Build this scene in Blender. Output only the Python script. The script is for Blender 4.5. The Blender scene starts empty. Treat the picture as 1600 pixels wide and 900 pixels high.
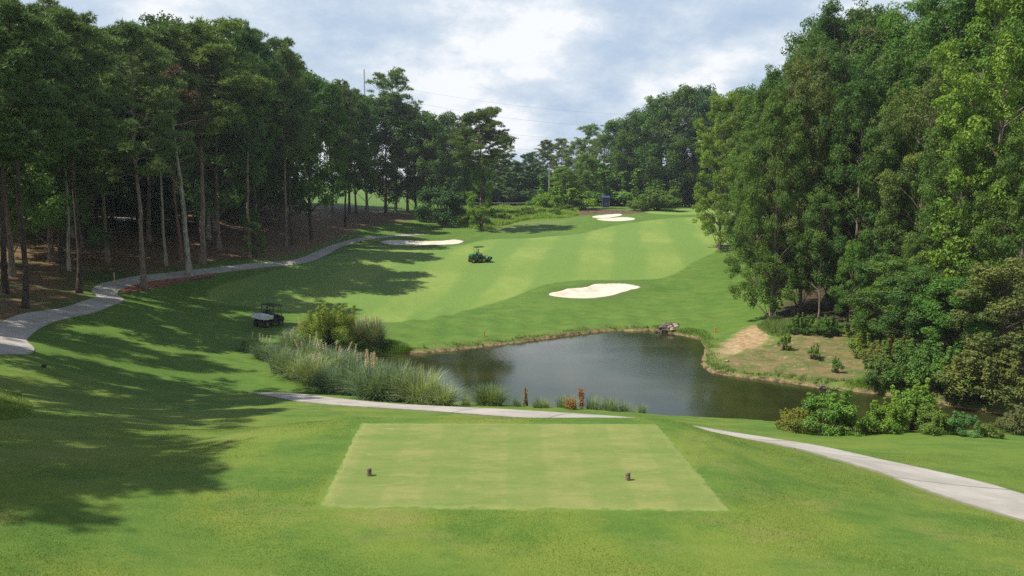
import bpy, bmesh, math, random
import numpy as np
from mathutils import Vector, Matrix, Euler
PI = math.pi
scene = bpy.context.scene
COL = scene.collection

# ------------------------------------------------------------------ camera, sky, sun, exposure
CZ = 14.6                       # eye height above the pond
FPX = 1330.0                    # focal length in pixels of the 1600 px wide photograph
PITCH = math.atan(170 / FPX)
cam_d = bpy.data.cameras.new("camera")
cam = bpy.data.objects.new("camera", cam_d); COL.objects.link(cam)
cam.location = (0, 0, CZ)
cam.rotation_euler = (PI / 2 - PITCH, 0, 0)
cam_d.sensor_width = 36.0
cam_d.lens = 36.0 * FPX / 1600.0
cam_d.clip_start = 0.1; cam_d.clip_end = 6000
scene.camera = cam

SUN_EL = math.radians(56); SUN_AZ = math.radians(11)      # light travels towards +x and a little away
to_sun = Vector((-math.cos(SUN_AZ) * math.cos(SUN_EL), -math.sin(SUN_AZ) * math.cos(SUN_EL), math.sin(SUN_EL)))
sd = bpy.data.lights.new("sun", 'SUN'); sd.energy = 5.0; sd.angle = math.radians(0.55); sd.color = (1.0, 0.955, 0.87)
sun = bpy.data.objects.new("sun", sd); COL.objects.link(sun)
sun.rotation_euler = to_sun.to_track_quat('Z', 'Y').to_euler()

world = bpy.data.worlds.new("World"); scene.world = world; world.use_nodes = True
def build_world():
    nt = world.node_tree; N = nt.nodes; L = nt.links; N.clear()
    out = N.new('ShaderNodeOutputWorld'); bg = N.new('ShaderNodeBackground')
    sky = N.new('ShaderNodeTexSky'); sky.sky_type = 'NISHITA'; sky.sun_disc = False
    sky.sun_elevation = SUN_EL; sky.sun_rotation = math.atan2(to_sun.x, to_sun.y)
    sky.air_density = 1.0; sky.dust_density = 0.6; sky.ozone_density = 1.5
    tc = N.new('ShaderNodeTexCoord'); sep = N.new('ShaderNodeSeparateXYZ'); L.new(tc.outputs['Generated'], sep.inputs[0])
    def math_(op, a, b=None, clamp=False):
        m = N.new('ShaderNodeMath'); m.operation = op; m.use_clamp = clamp
        for i, v in enumerate((a, b)):
            if v is None: continue
            if isinstance(v, (int, float)): m.inputs[i].default_value = v
            else: L.new(v, m.inputs[i])
        return m.outputs[0]
    zc = math_('MAXIMUM', sep.outputs[2], 0.0)
    den = math_('ADD', zc, 0.42)
    comb = N.new('ShaderNodeCombineXYZ')
    L.new(math_('DIVIDE', sep.outputs[0], den), comb.inputs[0]); L.new(math_('DIVIDE', sep.outputs[1], den), comb.inputs[1])
    def noise(sc, det, rough, off):
        mp = N.new('ShaderNodeMapping'); mp.inputs['Location'].default_value = off; L.new(comb.outputs[0], mp.inputs[0])
        n = N.new('ShaderNodeTexNoise'); n.inputs['Scale'].default_value = sc; n.inputs['Detail'].default_value = det
        n.inputs['Roughness'].default_value = rough; L.new(mp.outputs[0], n.inputs['Vector']); return n.outputs['Fac']
    def ramp(v, stops):
        r = N.new('ShaderNodeValToRGB'); e = r.color_ramp.elements
        e[0].position, e[0].color = stops[0][0], (*stops[0][1], 1); e[1].position, e[1].color = stops[-1][0], (*stops[-1][1], 1)
        for p, c in stops[1:-1]:
            q = e.new(p); q.color = (*c, 1)
        L.new(v, r.inputs[0]); return r.outputs[0]
    # cloud thickness: big soft decks; colour runs from blue-grey undersides to bright tops
    n1 = noise(1.9, 7, 0.52, (3.1, 0.6, 0)); n2 = noise(6.0, 8, 0.62, (1.2, 7.3, 2))
    mix = math_('ADD', math_('MULTIPLY', n1, 0.72), math_('MULTIPLY', n2, 0.28))
    cloudcol = ramp(mix, [(0.38, (3.1, 4.1, 5.6)), (0.45, (3.9, 4.8, 6.0)), (0.51, (5.1, 5.8, 6.6)), (0.565, (7.2, 7.4, 7.7))])
    cover = ramp(noise(0.6, 6, 0.6, (8.0, 2.0, 5)), [(0.25, (0.55,) * 3), (0.45, (1.0,) * 3)])
    # the deck thins towards the zenith where the blue sky shows
    thin = ramp(zc, [(0.0, (1,) * 3), (0.35, (1,) * 3), (0.6, (0.30,) * 3), (1.0, (0.15,) * 3)])
    mul = math_('MULTIPLY', cover, thin, True)
    mx = N.new('ShaderNodeMix'); mx.data_type = 'RGBA'
    L.new(mul, mx.inputs[0]); L.new(sky.outputs[0], mx.inputs[6]); L.new(cloudcol, mx.inputs[7])
    L.new(mx.outputs[2], bg.inputs['Color']); bg.inputs['Strength'].default_value = 0.10
    L.new(bg.outputs[0], out.inputs['Surface'])
build_world()
scene.view_settings.view_transform = 'Standard'; scene.view_settings.look = 'None'
scene.view_settings.exposure = 0.42; scene.view_settings.gamma = 1.0; scene.view_settings.use_curve_mapping = False
scene.render.engine = 'CYCLES'
scene.cycles.use_denoising = False; scene.cycles.use_adaptive_sampling = False
scene.cycles.max_bounces = 6; scene.cycles.diffuse_bounces = 3; scene.cycles.glossy_bounces = 3
scene.cycles.transmission_bounces = 3; scene.cycles.transparent_max_bounces = 6
scene.cycles.caustics_reflective = False; scene.cycles.caustics_refractive = False
scene.cycles.sample_clamp_indirect = 6.0

# ------------------------------------------------------------------ picture point -> ray -> place
CP, SP = math.cos(PITCH), math.sin(PITCH)
def ray(px, py):
    x, y = (px - 800) / FPX, -(py - 450) / FPX
    d = np.array([x, CP + y * SP, -SP + y * CP])
    return d / d[1]                                   # per metre of depth
def at(px, py, d):
    r = ray(px, py); return np.array([r[0] * d, d, CZ + r[2] * d])
def on_level(px, py, z=0.0):
    r = ray(px, py); d = (z - CZ) / r[2]; return np.array([r[0] * d, d, z])
def px_x(px, d, z):                                    # world x that shows at column px, at depth d and height z
    depth = d * CP - (z - CZ) * SP
    return (px - 800) / FPX * depth

# ------------------------------------------------------------------ terrain
ctrl = [at(*c) for c in [
 (800,900,15),(500,900,15),(1100,900,15),(200,900,14.5),(1500,900,14.8),(800,805,17.7),(490,795,17.9),(1150,808,17.7),
 (560,662,24.6),(1030,664,24.5),(800,661,24.6),(577,742,20.1),(985,750,19.8),
 (1300,850,16.4),(1250,760,20.2),(1600,783,21.3),(1450,742,24.5),(1300,708,28),(1200,690,30),(1090,674,32.2),
 (1540,690,32),(1600,715,29),(1350,688,33),(900,652,34),(1000,657,33.4),(800,646,35.4),(700,641,36.5),(550,631,39),(430,619,42),(395,613,43.5),
 (700,634,40.5),(560,620,45),(1000,652,37),
 (250,750,19.2),(50,760,17.6),(0,850,14.8),(250,830,16.6),(400,700,22.3),(300,690,24),(300,673,28),(480,655,27),(150,660,26.5),(60,650,27.5),
 (300,640,38),(450,640,35),(0,612,32.5),(0,645,27),(100,612,39),(100,575,46),(0,560,42.5),(60,562,44),(200,600,46),
 (300,600,51),(300,560,58.5),(200,545,57),
 (12,553,44.5),(10,530,50),(45,505,58),(90,490,63),(140,478,68),(170,467,73),(158,456,78),(215,437,87),(300,427,93),(400,416,101),
 (500,396,116),(550,376,138),(650,366,154),
 (415,508,77),(300,520,68),(300,470,83),(500,470,92),(600,510,80),(400,450,92),(750,408,120.5),(600,430,108),
 (700,530,77.5),(900,505,85),(1050,500,87),(1120,510,81.5),(1180,500,83),(800,440,106),(925,470,93.5),(925,447,103),
 (1150,440,104),(1000,400,125),(1100,400,126),(950,370,150),(1000,345,172),(1130,335,190),(1130,327,212),(1000,331,195),
 (960,336,186),(955,345,172),(850,400,124),
 (900,330,198),(800,368,156),(870,350,172),(700,350,170),(650,383,139),(660,374,147),(600,335,178),(560,330,180),(550,347,162),
 (450,330,160),(450,380,125),(300,350,130),(200,380,105),(100,340,120),(0,480,60.5),(40,480,64),(60,430,80),(0,400,88),(0,340,125),
 (780,322,228),(600,320,205),(480,318,205),(850,322,222),(700,323,215),(760,332,196),(690,338,183),
 (395,555,62),(480,605,54.5),(600,625,49),(540,617,52),(380,560,61),
 (1150,540,72.5),(1250,560,67),(1250,520,74.5),(1330,530,72),(1400,560,66),(1400,470,84),(1300,480,83),
]]
ctrl += [np.array((x, y, CZ + h)) for x, y, h in [
 (0,-12,-1.6),(0,0,-1.7),(0,5,-3.4),(0,10,-6.2),(-12,0,-2.4),(12,0,-2.2),(-14,9,-6.1),(14,10,-6.4),(-12,-30,-1),(20,-30,-1),
 (-35,0,-4),(-35,15,-6),(-38,35,-8),(-55,60,-8),(-90,60,-5),(-70,20,-3),(-90,110,-4.5),(-120,160,-4.5),(-60,-30,-2),
 (20,12,-7.3),(30,20,-9.3),(34,33,-11.8),(40,10,-8),(60,0,-7),(60,30,-11),(58,52,-12.6),(60,60,-12.2),(60,90,-10.5),(70,120,-9),(75,160,-8),
 (100,100,-8),(75,215,-7.5),(110,60,-9),
 (-4,28,-8.45),(1,28,-8.42),(5,28.5,-8.5),(-4,31,-9.1),(3,31,-9.15),(-9,28,-8.5),
 (-13,49,-13.1),(-18,52,-13.0),(44,42,-13.5),(48,50,-13.8),
 (0,250,-7.4),(60,250,-7.9),(-60,250,-6),(-120,230,-5),(120,250,-7),(0,330,-7),(150,350,-7),(-180,350,-5),(-220,150,-4),(220,150,-7),(-200,-50,-3),(200,-50,-6),
 (0,700,-7),(600,600,-7),(-600,600,-7),(0,-300,-3),(-600,0,-4),(600,0,-7),(1800,1800,-7),(-1800,1800,-7),(-1800,-800,-5),(1800,-800,-6),(0,2200,-7)]]
ctrl = np.array(ctrl)
def rbf_fit(P):
    n = len(P); X = P[:, :2]
    A = np.sqrt(((X[:, None] - X[None]) ** 2).sum(-1) + 4.0 ** 2)
    A += np.eye(n) * -0.08                               # light smoothing (kernel is conditionally negative definite)
    Q = np.hstack([np.ones((n, 1)), X * 0.01])
    M = np.block([[A, Q], [Q.T, np.zeros((3, 3))]])
    return np.linalg.solve(M, np.concatenate([P[:, 2], np.zeros(3)]))
_w = rbf_fit(ctrl)
def rbf(x, y):
    sh = np.shape(x); x = np.ravel(x); y = np.ravel(y); out = np.empty(len(x))
    for s in range(0, len(x), 20000):
        a, b = x[s:s + 20000], y[s:s + 20000]
        K = np.sqrt((a[:, None] - ctrl[:, 0]) ** 2 + (b[:, None] - ctrl[:, 1]) ** 2 + 16.0)
        out[s:s + 20000] = K @ _w[:-3] + _w[-3] + _w[-2] * a * 0.01 + _w[-1] * b * 0.01
    return out.reshape(sh)
def axis(lo, hi, core0, core1, step, grow=1.09):
    a = list(np.arange(core0, core1 + 1e-6, step)); s = step
    while a[-1] < hi: s *= grow; a.append(a[-1] + s)
    s = step
    while a[0] > lo: s *= grow; a.insert(0, a[0] - s)
    return np.array(a)
GX = axis(-2500, 2500, -46, 52, 0.4, 1.035)
GY = np.concatenate([axis(-2000, 9, 9, 110, 0.4, 1.06)])
_a = list(GY); s_ = 0.4
while _a[-1] < 4000: s_ = s_ * (1.02 if _a[-1] < 260 else 1.1); _a.append(_a[-1] + s_)
GY = np.array(_a)
XX, YY = np.meshgrid(GX, GY)                          # [iy, ix]
ZZ = rbf(XX, YY)
def H(x, y):
    x = np.asarray(x, float); y = np.asarray(y, float)
    i = np.clip(np.searchsorted(GX, x) - 1, 0, len(GX) - 2); j = np.clip(np.searchsorted(GY, y) - 1, 0, len(GY) - 2)
    u = (x - GX[i]) / (GX[i + 1] - GX[i]); v = (y - GY[j]) / (GY[j + 1] - GY[j])
    return (ZZ[j, i] * (1 - u) * (1 - v) + ZZ[j, i + 1] * u * (1 - v) + ZZ[j + 1, i] * (1 - u) * v + ZZ[j + 1, i + 1] * u * v)
def hit(px, py, d0=12.0, d1=420.0):
    r = ray(px, py); ds = np.exp(np.linspace(math.log(d0), math.log(d1), 1500))
    z = CZ + r[2] * ds; g = H(r[0] * ds, ds); k = np.nonzero(z <= g)[0]
    if len(k) == 0: d = d1
    elif k[0] == 0: d = d0
    else:
        k = k[0]; a, b = z[k - 1] - g[k - 1], z[k] - g[k]; d = ds[k - 1] + (ds[k] - ds[k - 1]) * a / (a - b + 1e-9)
    return np.array([r[0] * d, d, float(H(r[0] * d, d))])
def spline(P, n=8, closed=False):
    P = np.asarray(P, float); m = len(P); out = []
    idx = range(m) if closed else range(m - 1)
    for i in idx:
        if closed: p0, p1, p2, p3 = P[(i - 1) % m], P[i], P[(i + 1) % m], P[(i + 2) % m]
        else: p0, p1, p2, p3 = P[max(i - 1, 0)], P[i], P[i + 1], P[min(i + 2, m - 1)]
        for t in np.arange(n) / n:
            out.append(0.5 * (2 * p1 + (p2 - p0) * t + (2 * p0 - 5 * p1 + 4 * p2 - p3) * t * t + (3 * p1 - p0 - 3 * p2 + p3) * t ** 3))
    if not closed: out.append(P[-1])
    return np.array(out)
def sdf(poly, x, y, reach=1e9):
    """signed distance to a closed outline, negative inside (clamped to reach)"""
    sh = np.shape(x); x = np.ravel(x); y = np.ravel(y); out = np.full(len(x), float(reach))
    A = poly[:, :2]; B = np.roll(A, -1, 0)
    lo = A.min(0) - reach; hi = A.max(0) + reach
    sel = np.nonzero((x > lo[0]) & (x < hi[0]) & (y > lo[1]) & (y < hi[1]))[0]
    xs, ys = x[sel], y[sel]
    best = np.full(len(sel), 1e18); ins = np.zeros(len(sel), bool)
    for (ax, ay), (bx, by) in zip(A, B):
        ex, ey = bx - ax, by - ay; wx, wy = xs - ax, ys - ay
        t = np.clip((wx * ex + wy * ey) / (ex * ex + ey * ey + 1e-12), 0, 1)
        best = np.minimum(best, (wx - ex * t) ** 2 + (wy - ey * t) ** 2)
        c = (ay > ys) != (by > ys)
        with np.errstate(divide='ignore', invalid='ignore'):
            ins ^= c & (xs < (bx - ax) * (ys - ay) / (by - ay if by != ay else 1e-12) + ax)
    dd = np.sqrt(best); out[sel] = np.minimum(np.where(ins, -dd, dd), reach)
    return out.reshape(sh)
def sstep(a, b, v):
    t = np.clip((v - a) / (b - a), 0, 1); return t * t * (3 - 2 * t)

# pond outline on the water level
pond = [on_level(*p)[:2] for p in [(640,553),(700,549),(750,543),(800,537),(850,530),(900,523),(950,518),(1000,517.5),(1030,519),(1062,524),(1092,531),
        (1100,545),(1096,563),(1106,580),(1150,589),(1200,595),(1250,602),(1300,609),(1350,614),(1400,620),(1450,628),(1500,637),(1545,645)]]
pond += [np.array(p) for p in [(36,50),(43,48),(46,44),(41,40.5),(33,40),(27,41),(20,43),(12,45),(5,47),(-1,49.5),(-6,53),(-9.5,57),(-12,62),(-13,67),(-11.5,71)]]
pond = spline(pond, 6, True)
rng0 = np.random.default_rng(5)
pond = pond + rng0.normal(0, 0.10, pond.shape)
pd = sdf(pond, XX, YY, 30)
bank = 0.24 + 0.13 * np.sin(XX * 0.9 + YY * 0.4) * np.sin(YY * 1.1) + 0.05 * np.sin(XX * 2.3)
edge = np.minimum(0.9 * np.maximum(pd, 0), bank)
out_z = np.minimum(np.maximum(ZZ, edge + 0.03 * pd), edge + 0.5 * np.maximum(pd - 0.3, 0) + 0.02 * np.maximum(pd, 0) ** 2)
in_z = np.maximum(pd * 0.9, -1.3)
ZZ = np.where(pd < 0, in_z, np.where(pd < 29, out_z, ZZ))
# tee plateau: a level rectangle with soft shoulders
tee = np.array([at(560,662,24.6)[:2], at(1030,664,24.5)[:2], at(1150,808,17.7)[:2], at(490,795,17.9)[:2]])
td = sdf(tee, XX, YY, 6)
TZ = CZ - 7.18
ZZ = ZZ + (TZ - ZZ) * (1 - sstep(0.2, 1.9, td))
# gentle small swells so that no lawn is a perfect surface
ZZ = ZZ + np.where(pd > 2, 1, 0) * sstep(0.5, 3, td) * 0.035 * (np.sin(XX * 0.55 + 0.7 * np.sin(YY * 0.31)) * np.cos(YY * 0.43 + 0.5 * np.sin(XX * 0.27)))

def outline(pts, n=6): return spline([hit(*p)[:2] for p in pts], n, True)
# bunkers: scooped hollows with the sand lying in them
bunk = {
 'front': outline([(858,461),(872,456),(895,453),(915,451.5),(930,446.5),(955,445.5),(980,446),(1001,451.5),(975,456.5),(955,462.5),(925,466),(892,465.5)]),
 'left': outline([(594,377.5),(615,375),(650,376.5),(690,376.5),(712,374.5),(725,377),(715,381),(680,382.5),(640,383),(610,382)]),
 'upper': outline([(925,339),(945,335.8),(965,334.3),(973,336),(958,339.5),(940,340.8)]),
 'lower': outline([(932,342.5),(950,341.3),(975,339.5),(993,341.5),(985,344.3),(955,345.3)]),
}
for k, poly in bunk.items():
    dpt = {'front': 0.28, 'left': 0.3}.get(k, 0.12)
    b = sdf(poly, XX, YY, 8)
    ZZ = ZZ - dpt * sstep(0.0, 1.6, -b) + (0.3 if k == 'front' else 0) * np.exp(-((b - 1.2) / 1.5) ** 2) * (YY > poly[:, 1].mean())
# regions of the ground, as signed distances kept on the vertices
fair = outline([(330,452),(400,430),(480,412),(560,392),(620,388),(700,386),(760,375),(830,372),(900,366),(950,355),(1010,345),(1060,340),(1130,338),(1160,345),(1160,347),
                (1145,349),(1131,352),(1130,361),(1134,368),(1145,372),(1146,374),(1120,392),(1095,404),(1078,413),(1060,425),(1035,434),(1000,437),(960,437.5),(900,438),(855,444),(830,452),
                (790,468),(740,482),(690,493),(640,500),(590,503),(520,497),(420,482),(340,474)])
green = outline([(1005,331),(1060,327),(1110,325.5),(1150,326),(1160,332),(1110,334.5),(1050,335.5)])
woods_l = spline([np.array(p) for p in [tuple(hit(*q)[:2]) for q in [(0,508),(60,487),(110,475),(132,462),(128,448),(200,436),(262,422),(345,408),(420,404),(470,394),(500,384),(540,366),(580,354),(640,343),(655,336),(600,331),(520,322)]] +
                  [(-75,215),(-150,215),(-150,60),(-60,40)]], 5, True)
mulch = outline([(186,450),(215,440),(262,431),(330,426),(335,431),(290,440),(250,449),(205,457),(188,457)])
dirt = outline([(1112,556),(1118,545),(1140,528),(1165,513),(1180,508),(1195,520),(1202,528),(1185,545),(1150,553),(1130,560)])
bare = outline([(1130,560),(1180,545),(1220,528),(1300,520),(1330,530),(1360,560),(1345,590),(1290,600),(1200,590),(1140,576)])
woods_r = spline([np.array(p) for p in [tuple(hit(*q)[:2]) for q in [(1205,500),(1240,498),(1300,508),(1345,530),(1368,560),(1370,590),(1440,615),(1540,630)]] + [(60,50),(140,60),(140,200),(60,215),(48,150),(38,110)]], 5, True)
meadow = outline([(655,336),(700,328),(780,325),(880,324),(900,328),(904,336),(880,341),(830,343),(790,352),(760,360),(735,357),(700,345)])
brown = outline([(892,326),(930,327),(1000,330),(1010,332),(975,335),(930,335),(905,337),(895,331)])
hollow = outline([(752,355),(800,347),(870,344),(905,341),(870,350),(820,352),(790,358),(765,362)])
REG = dict(fair=(fair, 40), green=(green, 20), woods_l=(woods_l, 20), woods_r=(woods_r, 20), mulch=(mulch, 10), dirt=(dirt, 10), bare=(bare, 12),
           meadow=(meadow, 15), brown=(brown, 10), pond=(pond, 12), tee=(tee, 4), hollow=(hollow, 10))
for k in ('front', 'left', 'upper', 'lower'): REG['b_' + k] = (bunk[k], 8)

# ------------------------------------------------------------------ node helper and materials
class NB:
    def __init__(s, name):
        s.m = bpy.data.materials.new(name); s.m.use_nodes = True; s.nt = s.m.node_tree; s.nt.nodes.clear()
        s.out = s.n('ShaderNodeOutputMaterial')
        s.geo = s.n('ShaderNodeNewGeometry'); s.pos = s.geo.outputs['Position']
    def n(s, t, **kw):
        o = s.nt.nodes.new(t)
        for k, v in kw.items(): setattr(o, k, v)
        return o
    def put(s, sock, v):
        if v is None: return
        if isinstance(v, bpy.types.NodeSocket): s.nt.links.new(v, sock)
        elif isinstance(v, tuple) and sock.type == 'RGBA': sock.default_value = (*v, 1) if len(v) == 3 else v
        else: sock.default_value = v
    def noise(s, scale, detail=3, rough=0.55, vec=None, stretch=None, dist=0.0):
        vec = vec or s.pos
        if stretch:
            mp = s.n('ShaderNodeMapping'); s.put(mp.inputs[0], vec); mp.inputs['Scale'].default_value = stretch[:3]
            if len(stretch) > 3: mp.inputs['Rotation'].default_value = (0, 0, stretch[3])
            vec = mp.outputs[0]
        o = s.n('ShaderNodeTexNoise'); s.put(o.inputs['Vector'], vec)
        o.inputs['Scale'].default_value = scale; o.inputs['Detail'].default_value = detail; o.inputs['Roughness'].default_value = rough
        o.inputs['Distortion'].default_value = dist
        return o.outputs['Fac']
    def math(s, op, a, b=None, clamp=False):
        o = s.n('ShaderNodeMath', operation=op, use_clamp=clamp); s.put(o.inputs[0], a); s.put(o.inputs[1], b); return o.outputs[0]
    def rng(s, v, a, b, c=0.0, d=1.0, smooth=True):
        o = s.n('ShaderNodeMapRange', interpolation_type='SMOOTHSTEP' if smooth else 'LINEAR')
        s.put(o.inputs[0], v)
        for i, q in enumerate((a, b, c, d)): o.inputs[i + 1].default_value = q
        return o.outputs[0]
    def mix(s, f, a, b, mode='MIX'):
        o = s.n('ShaderNodeMix', data_type='RGBA', blend_type=mode); s.put(o.inputs[0], f); s.put(o.inputs[6], a); s.put(o.inputs[7], b); return o.outputs[2]
    def attr(s, name): return s.n('ShaderNodeAttribute', attribute_name=name).outputs['Fac']
    def bump(s, h, strength, dist):
        o = s.n('ShaderNodeBump'); s.put(o.inputs['Height'], h); o.inputs['Strength'].default_value = strength; o.inputs['Distance'].default_value = dist
        return o.outputs[0]
    def principled(s, color, rough=0.6, normal=None, spec=0.3, metal=0.0, **kw):
        o = s.n('ShaderNodeBsdfPrincipled'); s.put(o.inputs['Base Color'], color); s.put(o.inputs['Roughness'], rough)
        s.put(o.inputs['Specular IOR Level'], spec); o.inputs['Metallic'].default_value = metal
        if normal: s.put(o.inputs['Normal'], normal)
        s.nt.links.new(o.outputs[0], s.out.inputs[0]); return o
def grass_parts(b):
    """colour drivers shared by every lawn: patchiness from metres down to blades"""
    return dict(big=b.noise(0.10, 4, 0.6), mid=b.noise(0.55, 5, 0.62, stretch=(1, 0.6, 1)), small=b.noise(4.0, 5, 0.7), blade=b.noise(38, 3, 0.75))
def ground_mat():
    b = NB("lawn_and_soil"); g = grass_parts(b)
    wob = b.math('MULTIPLY', b.math('SUBTRACT', b.noise(1.4, 4, 0.6), 0.5), 1.0)
    def reg(name, soft=0.25, amp=1.0, shift=0.0):
        d = b.math('ADD', b.attr('r_' + name), b.math('MULTIPLY', wob, amp))
        return b.rng(d, soft + shift, -soft + shift)
    rough = b.mix(b.rng(g['mid'], 0.3, 0.7), (0.092, 0.178, 0.024), (0.138, 0.225, 0.034))
    rough = b.mix(b.rng(g['big'], 0.35, 0.65), rough, b.mix(b.rng(g['small'], 0.3, 0.7), (0.112, 0.190, 0.026), (0.158, 0.240, 0.038)))
    rough = b.mix(b.rng(b.noise(0.9, 5, 0.68, stretch=(0.6, 1.4, 1, 0.3)), 0.42, 0.62, 0, 0.60), rough, (0.070, 0.155, 0.022))
    rough = b.mix(b.math('MULTIPLY', b.rng(b.noise(0.30, 5, 0.65), 0.42, 0.60), b.rng(b.attr('near'), 0.0, 1.0, 0.10, 0.60)), rough, (0.225, 0.262, 0.040))
    # thin, dry places in the turf near the tee
    dry = b.math('MULTIPLY', b.rng(b.noise(0.42, 6, 0.7, stretch=(0.7, 1.3, 1)), 0.50, 0.70), b.rng(b.attr('near'), 0.0, 1.0))
    rough = b.mix(b.math('MULTIPLY', dry, 0.62), rough, (0.255, 0.245, 0.075))
    spots = b.math('MULTIPLY', b.rng(b.noise(0.55, 5, 0.72, stretch=(0.6, 1.5, 1)), 0.68, 0.78), b.rng(b.attr('near'), 0.0, 1.0))
    rough = b.mix(b.math('MULTIPLY', spots, 0.7), rough, (0.36, 0.29, 0.15))
    # mown fairway with broad diagonal mower passes
    sepv = b.n('ShaderNodeSeparateXYZ'); b.put(sepv.inputs[0], b.pos)
    def stripes(cx, cy, per, wobble=0.8):
        t = b.math('ADD', b.math('MULTIPLY', sepv.outputs[0], cx), b.math('MULTIPLY', sepv.outputs[1], cy))
        t = b.math('ADD', t, b.math('MULTIPLY', b.noise(0.08, 2), wobble))
        return b.rng(b.math('SINE', b.math('MULTIPLY', t, 2 * PI / per)), -0.5, 0.5)
    st1 = stripes(0.92, -0.12, 9.0, 3.0); st2 = stripes(0.35, 0.94, 26.0, 3.0)
    fw = b.mix(b.rng(g['mid'], 0.3, 0.7), (0.215, 0.300, 0.058), (0.260, 0.335, 0.075))
    fw = b.mix(b.math('MULTIPLY', b.rng(g['big'], 0.45, 0.7), 0.5), fw, (0.300, 0.345, 0.095))
    fw = b.mix(b.math('MULTIPLY', st1, 0.85), fw, (0.165, 0.265, 0.054))
    fw = b.mix(b.math('MULTIPLY', st2, 0.50), fw, (0.170, 0.270, 0.052))
    col = b.mix(reg('fair', 0.35, 0.5), rough, fw)
    col = b.mix(reg('green', 0.3, 0.3), col, (0.225, 0.330, 0.075))
    md = b.mix(b.rng(b.noise(0.9, 5, 0.7), 0.35, 0.65), (0.130, 0.230, 0.030), (0.240, 0.340, 0.050))
    col = b.mix(reg('meadow', 0.8, 1.5), col, md)
    # pine straw under the woods, with grass creeping in
    straw = b.mix(b.rng(b.noise(1.6, 6, 0.7), 0.3, 0.7), (0.085, 0.046, 0.024), (0.270, 0.145, 0.072))
    straw = b.mix(b.rng(b.noise(14, 4, 0.7), 0.35, 0.75), straw, (0.24, 0.165, 0.085))
    creep = b.math('MULTIPLY', b.rng(b.noise(0.16, 5, 0.7), 0.43, 0.60), b.rng(b.attr('nearwood'), 0.0, 1.0))
    straw = b.mix(creep, straw, (0.085, 0.110, 0.030))
    col = b.mix(reg('woods_l', 1.6, 5.0), col, straw)
    litter = b.mix(b.rng(b.noise(2.5, 6, 0.7), 0.3, 0.7), (0.035, 0.026, 0.015), (0.130, 0.095, 0.050))
    col = b.mix(reg('woods_r', 1.2, 3.0), col, litter)
    bare = b.mix(b.rng(b.noise(0.8, 6, 0.72), 0.36, 0.62), (0.100, 0.145, 0.034), (0.260, 0.180, 0.088))
    bare = b.mix(b.math('MULTIPLY', b.rng(b.noise(2.2, 5, 0.7), 0.56, 0.66), 0.7), bare, (0.48, 0.32, 0.18))
    col = b.mix(reg('bare', 0.9, 2.0), col, bare)
    dirt = b.mix(b.rng(b.noise(1.5, 6, 0.75), 0.35, 0.7), (0.34, 0.205, 0.100), (0.58, 0.42, 0.26))
    col = b.mix(reg('dirt', 0.5, 2.2), col, dirt)
    col = b.mix(reg('brown', 0.8, 2.0), col, b.mix(b.rng(b.noise(1.5, 5), 0.4, 0.6), (0.060, 0.036, 0.022), (0.23, 0.15, 0.09)))
    col = b.mix(b.math('MULTIPLY', reg('hollow', 0.8, 2.0), 0.6), col, (0.19, 0.215, 0.062))
    # collars of rougher grass round the sand
    for k in ('front', 'left'):
        c = b.math('MULTIPLY', b.rng(b.math('ADD', b.attr('r_b_' + k), b.math('MULTIPLY', wob, 0.8)), 2.6, 0.4), 0.8)
        col = b.mix(c, col, (0.105, 0.165, 0.030))
    # wet mud at the water's edge, thin grass above it
    pdn = b.math('ADD', b.attr('r_pond'), b.math('MULTIPLY', wob, 0.5))
    col = b.mix(b.math('MULTIPLY', b.rng(pdn, 2.6, 0.9), 0.5), col, b.mix(b.rng(g['small'], 0.4, 0.6), (0.19, 0.19, 0.055), (0.13, 0.185, 0.032)))
    mud = b.mix(b.rng(b.noise(2.2, 6, 0.7), 0.35, 0.65), (0.055, 0.038, 0.022), (0.36, 0.235, 0.125))
    col = b.mix(b.rng(pdn, 0.30, 0.18), col, mud)
    # blade-scale light and dark
    col = b.mix(b.rng(g['small'], 0.25, 0.75, 0.0, 0.60, False), col, b.mix(1.0, col, (0.55, 0.60, 0.55), 'MULTIPLY'))
    col = b.mix(b.rng(g['blade'], 0.3, 0.75, 0.0, 0.80, False), col, b.mix(1.0, col, (0.50, 0.56, 0.45), 'MULTIPLY'))
    h = b.math('ADD', b.math('MULTIPLY', g['blade'], 0.5), b.math('MULTIPLY', b.noise(11, 4, 0.7), 0.8))
    b.principled(col, 0.78, b.bump(h, 0.55, 0.05), 0.18)
    return b.m
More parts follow.
